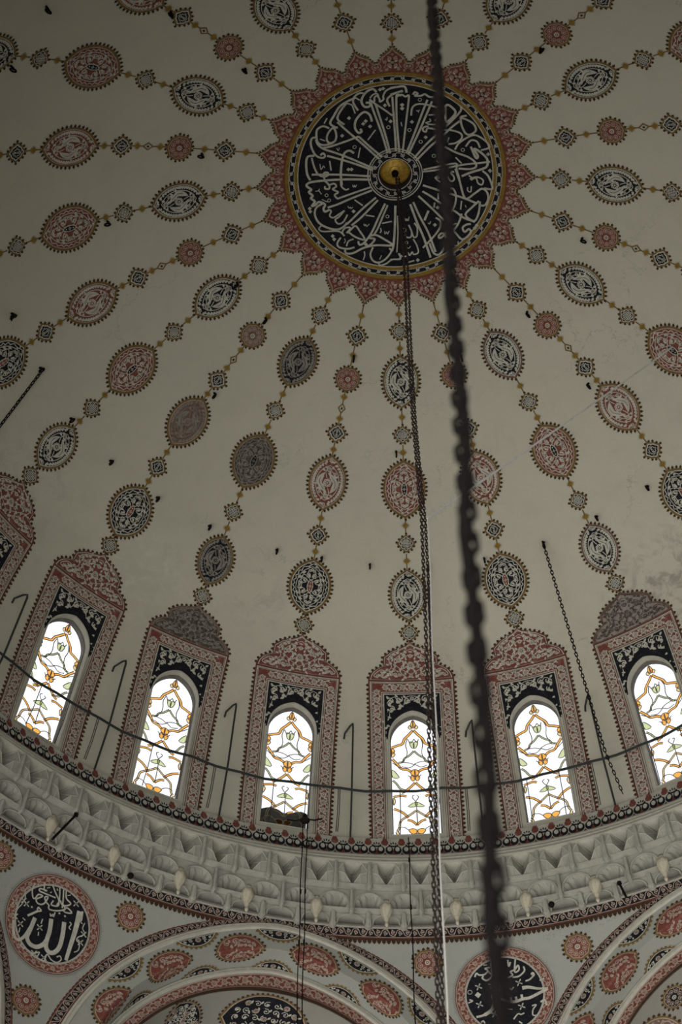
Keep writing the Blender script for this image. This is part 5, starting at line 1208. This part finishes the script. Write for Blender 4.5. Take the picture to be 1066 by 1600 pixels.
for k in range(-4, 3):
    for j, (da, zt) in enumerate(((-9.0, 23.82), (-1.9, 23.82), (2.0, 23.82), (8.6 - 15 * 0 - 2.8, 23.82))):
        hang.append((15 * k + da, zt))
wn = {-4: 'the window cut off at left', -3: 'the leftmost visible window', -2: 'the second window from the left', -1: 'the third window from the left', 0: 'the chain window', 1: 'the window after the thick chain', 2: 'the rightmost window'}
for i, (azd, zt) in enumerate(hang):
    k = -4 + i // 4; j = i % 4
    m = MB(); m.tube([azp(9.5, azd, zt), azp(9.62, azd, 23.3), azp(9.74, azd - .1, 22.9)], .009, 'iron', 5)
    o = m.build('thin_rod', origin=azp(9.5, azd, zt)); tag(o, 'thin rod under the rail, ' + ('left of ', 'crossing the left of ', 'crossing the right of ', 'right of ')[j] + wn[k], 'rod', 'thin rods below the iron rail')
# small iron hooks in the plaster
def hook(s, azd, label, sz=1.0, down=False):
    a = R(azd); r, z, nr, nz = prof(s); b = dpol(s, a); nn = (dpol(s, a, 1) - b).normalized(); m = MB()
    e1 = Vector((0, 0, -1)); e1 = (e1 - nn * e1.dot(nn)); e1 = e1.normalized() if e1.length > 1e-3 else Vector((0, 1, 0))
    m.tube([b, b + nn * .05 * sz, b + nn * .10 * sz + e1 * .02], .022 * sz, 'blackiron', 6)
    c_ = b + nn * .13 * sz + e1 * .05 * sz
    m.tube([c_ + .05 * sz * (math.cos(t) * nn + math.sin(t) * e1) for t in [2 * PI * i / 10 for i in range(10)]], .016 * sz, 'blackiron', 5, True)
    m.fillc = None
    return tag(m.build('ceiling_hook', origin=b), label, 'hook', 'iron hooks in the dome plaster')
HK = [(8.43, -52.1, 'small iron hook in bare plaster between the second and third garlands from the left edge'), (8.42, -32.9, 'small iron hook left of the dull black medallion'), (8.40, -21.3, 'small iron hook in plaster left of the garland to the third window'), (8.40, -6.0, 'small iron hook in bare plaster left of the centre garland'),
    (8.42, -61.4, 'small iron hook above the black medallion near the left edge'), (8.44, -42.5, 'small iron hook at the upper right of the leftmost black arabesque medallion'), (5.95, -89.1, 'small iron hook right of the red arabesque medallion on the left'), (5.92, -43.9, 'small iron hook below the knot rosette above the faded brown medallion'),
    (4.0, -103.5, 'small iron hook below the red flower rosette of the level left garland'), (3.91, -132.5, 'small iron hook below the red flower rosette at upper left'), (4.11, 18.8, 'small iron hook left of the red rosette beside the thick chain'), (4.03, 134.6, 'small iron hook below the red flower rosette at upper right'),
    (4.03, 72.2, 'small iron hook left of the red flower rosette right of the roundel'), (3.99, 43.2, 'small iron hook between knot and red rosette at lower right of the roundel'), (5.96, 43.2, 'small iron hook above left of the red medallion crossed by the cable'), (8.44, 41.1, 'small iron hook in plaster near the right edge'),
    (8.42, 31.7, 'small iron hook at the top of the lowest right black medallion'), (3.97, -14.7, 'small iron hook on the bead above the red rosette below the roundel'), (5.94, -1.5, 'small iron hook left of the lattice rosette above the central red medallion'), (4.02, -45.3, 'small iron hook at the upper right of the darkened rosette'), (3.94, -59.9, 'small iron hook at the right tip of the black medallion left of the roundel'),
    (8.38, -127.8, 'small iron hook near the top left corner'), (8.46, 12.5, 'small iron hook at the upper left of the black medallion right of the thick chain'), (8.51, -118.5, 'small iron hook below the black medallion cut by the left edge at the top'), (5.93, -134.7, 'small iron hook beside the knot rosette at the top left'), (8.36, -13.9, 'small iron hook at the upper right of the third window medallion'), (8.45, 3.4, 'small iron hook holding the chain right of the lowest centre medallion'),
    (8.41, -80.6, 'iron hook at the left edge holding the upper slanting chain'), (8.35, -70.8, 'iron hook near the left edge holding the longer slanting chain'), (8.47, 22.3, 'iron hook holding the chain that slants down to the rail at right')]
for s_, a_, l_ in HK: hook(s_, a_, l_, 1.15)
def chain(name, A, B, L, W, wire, mat, label, cat_='chain', core=None, sag=0.0, path=None):
    A, B = Vector(A), Vector(B); d = B - A; n_ = max(2, int(d.length / (L * .82))); m = MB(); dn = d.normalized(); x = dn.cross(Vector((.3, .9, .2))).normalized(); y = dn.cross(x)
    for i in range(n_):
        c_ = A + d * ((i + .5) / n_)
        if path: c_ = Vector((path(c_.z), c_.y, c_.z))
        u = x if i % 2 else y
        P = []
        for j in range(12):
            t = 2 * PI * j / 12; P.append(c_ + dn * ((L - W) / 2 * (1 if math.cos(t) > 0 else -1) + W / 2 * math.cos(t)) + u * (W / 2 * math.sin(t)))
        m.tube(P, wire, mat, 5, True)
    if core: m.tube([A + d * i / 40 + x * core * math.sin(i * 2.1) for i in range(41)], core, mat, 6)
    return tag(m.build(name, origin=tuple(A)), label, cat_)
def cx_(z):
    K_ = [(5, -.18), (10.8, -.06), (13.9, -.01), (16.8, .05), (19.5, .09), (22.4, .05), (25, .05), (28, .07), (31.6, .02)]
    for (a, b), (c, d) in zip(K_, K_[1:]):
        if z <= c: return b + (d - b) * (z - a) / (c - a)
    return .02
chain('hanging_chain', (0, 0, 31.62), (0, 0, 6.5), .10, .040, .009, 'rust', 'long rusty chain hanging from the centre of the dome to the bottom edge', path=cx_)
chain('hanging_chain', (.06, .02, 31.62), (.06, .02, 6.5), .09, .036, .008, 'rust', 'thinner companion chain hanging close beside the right of the long rusty chain', path=lambda z: cx_(z) + .055 + .012 * math.sin(z * .5))
# pale cable from the right edge to the chain and down beside it
m = MB(); P = [Vector((4.55, 9.0, 28.6))]
JN = Vector((.17, -.03, 19.5))
PA = dpol(6.72, R(60.5), .03)
m.tube([PA + (JN - PA) * i / 10 + Vector((0, 0, -.03 * 4 * (i / 10) * (1 - i / 10))) for i in range(11)], .018, 'cable', 5)
m.tube([Vector((cx_(JN.z - i * .6) + .085 + .01 * math.sin(i), -.03, JN.z - i * .6)) for i in range(22)], .010, 'cable', 5)
tag(m.build('pale_cable', origin=tuple(JN)), 'thin pale electric cable from the right edge to the central chain and down beside it', 'cable')
# thick near chain (out of focus)
chain('near_chain', (0.145, -11.148, 21.58), (-0.219, -10.687, 1.651), .10, .046, .011, 'blackiron', 'thick dark blurred chain close to the camera, running from top to bottom edge', core=.019)
# chains from dome hooks
def hp(s, azd): return dpol(s, R(azd), .14)
chain('hook_chain', hp(8.45, 3.4), (0.355, 9.794, 22.923), .09, .042, .009, 'rust', 'slender dark chain dropping from a dome hook to the foot of the chain window')
chain('hook_chain', hp(8.47, 22.3), azp(9.42, 22.9, 23.9), .10, .05, .011, 'blackiron', 'dark chain slanting from a hook down to the rail between the last two windows')
chain('hook_chain', azp(9.42, 22.9, 23.9), azp(9.74, 23.6, 23.0), .10, .045, .010, 'blackiron', 'short loose end of chain below the rail between the last two windows at right')
E1 = (-8.502, 3.644, 26.652); chain('hook_chain', hp(8.35, -70.8), E1, .10, .05, .012, 'blackiron', 'dark chain slanting down from the lower of two hooks at the left edge')
E1 = (-8.806, 2.662, 29.133); chain('hook_chain', hp(8.41, -80.6), E1, .10, .05, .012, 'blackiron', 'dark chain end slanting off the left edge from the upper of two hooks')
def wire(name, A, B, r, label, mat='blackiron'):
    m = MB(); A, B = Vector(A), Vector(B); m.tube([A + (B - A) * i / 20 + Vector((.01 * math.sin(i * 1.7), 0, 0)) for i in range(21)], r, mat, 5)
    for i in range(1, 20, 2): c_ = A + (B - A) * i / 20; m.tube([c_ + Vector((0, 0, .05)), c_ - Vector((0, 0, .05))], r * 1.7, mat, 5)
    tag(m.build(name, origin=tuple(A)), label, 'wire')
q0 = azp(9.42, -13.4, 22.75)
wire('hanging_wire', q0, (q0.x - .0, q0.y, 11), .010, 'left strand of the twin wires hanging from the ledge under the third window')
wire('hanging_wire', (q0.x + .085, q0.y, q0.z), (q0.x + .085, q0.y, 11), .010, 'right strand of the twin wires hanging from the ledge under the third window')
m = MB(); m.lathe([(0, .12), (.04, .10), (.06, 0), (.10, -.04), (.03, -.10), (0, -.11)], (q0.x + .04, q0.y, q0.z + .06), 'blackiron', 12)
m.tube([(q0.x - .3, q0.y + .1, q0.z + .15), (q0.x - .15, q0.y, q0.z + .02), (q0.x + .04, q0.y, q0.z + .06), (q0.x + .22, q0.y, q0.z + .02), (q0.x + .36, q0.y + .1, q0.z + .15)], .016, 'blackiron', 6)
tag(m.build('lamp_bracket', origin=tuple(q0)), 'dark iron bracket at the foot of the third window, with the twin wires below', 'bracket')
q1 = azp(9.42, -1.15, 22.5); wire('hanging_wire', q1, (q1.x - .03, q1.y, 11), .011, 'single dark wire hanging from the ledge under the left side of the chain window')
# rods sticking out of the cornice
for (A, B, lab) in (((-6.095, 7.443, 21.356), (-6.286, 6.922, 20.265), 'iron rod sticking out of the cornice at left'), ((3.553, 9.047, 20.873), (3.588, 8.796, 20.311), 'short iron stub sticking out of the cornice at right')):
    A, B = Vector(A), Vector(B); m = MB(); m.tube([A, A + (B - A) * .5, B], .022, 'blackiron', 6); m.lathe([(0, .05), (.045, .02), (.045, -.02), (0, -.05)], tuple(A), 'blackiron', 10); tag(m.build('iron_rod', origin=tuple(A)), lab, 'rod')
for (A, lab) in (((-5.151, 8.313, 20.689), 'small dark iron hook at the foot of the cornice, at left'), ((2.347, 9.494, 20.822), 'small dark iron hook on the cornice, right of the thick chain')):
    m = MB(); m.lathe([(0, .06), (.05, .03), (.06, 0), (.04, -.05), (0, -.07)], tuple(A), 'blackiron', 12); tag(m.build('cornice_hook', origin=tuple(A)), lab, 'hook')
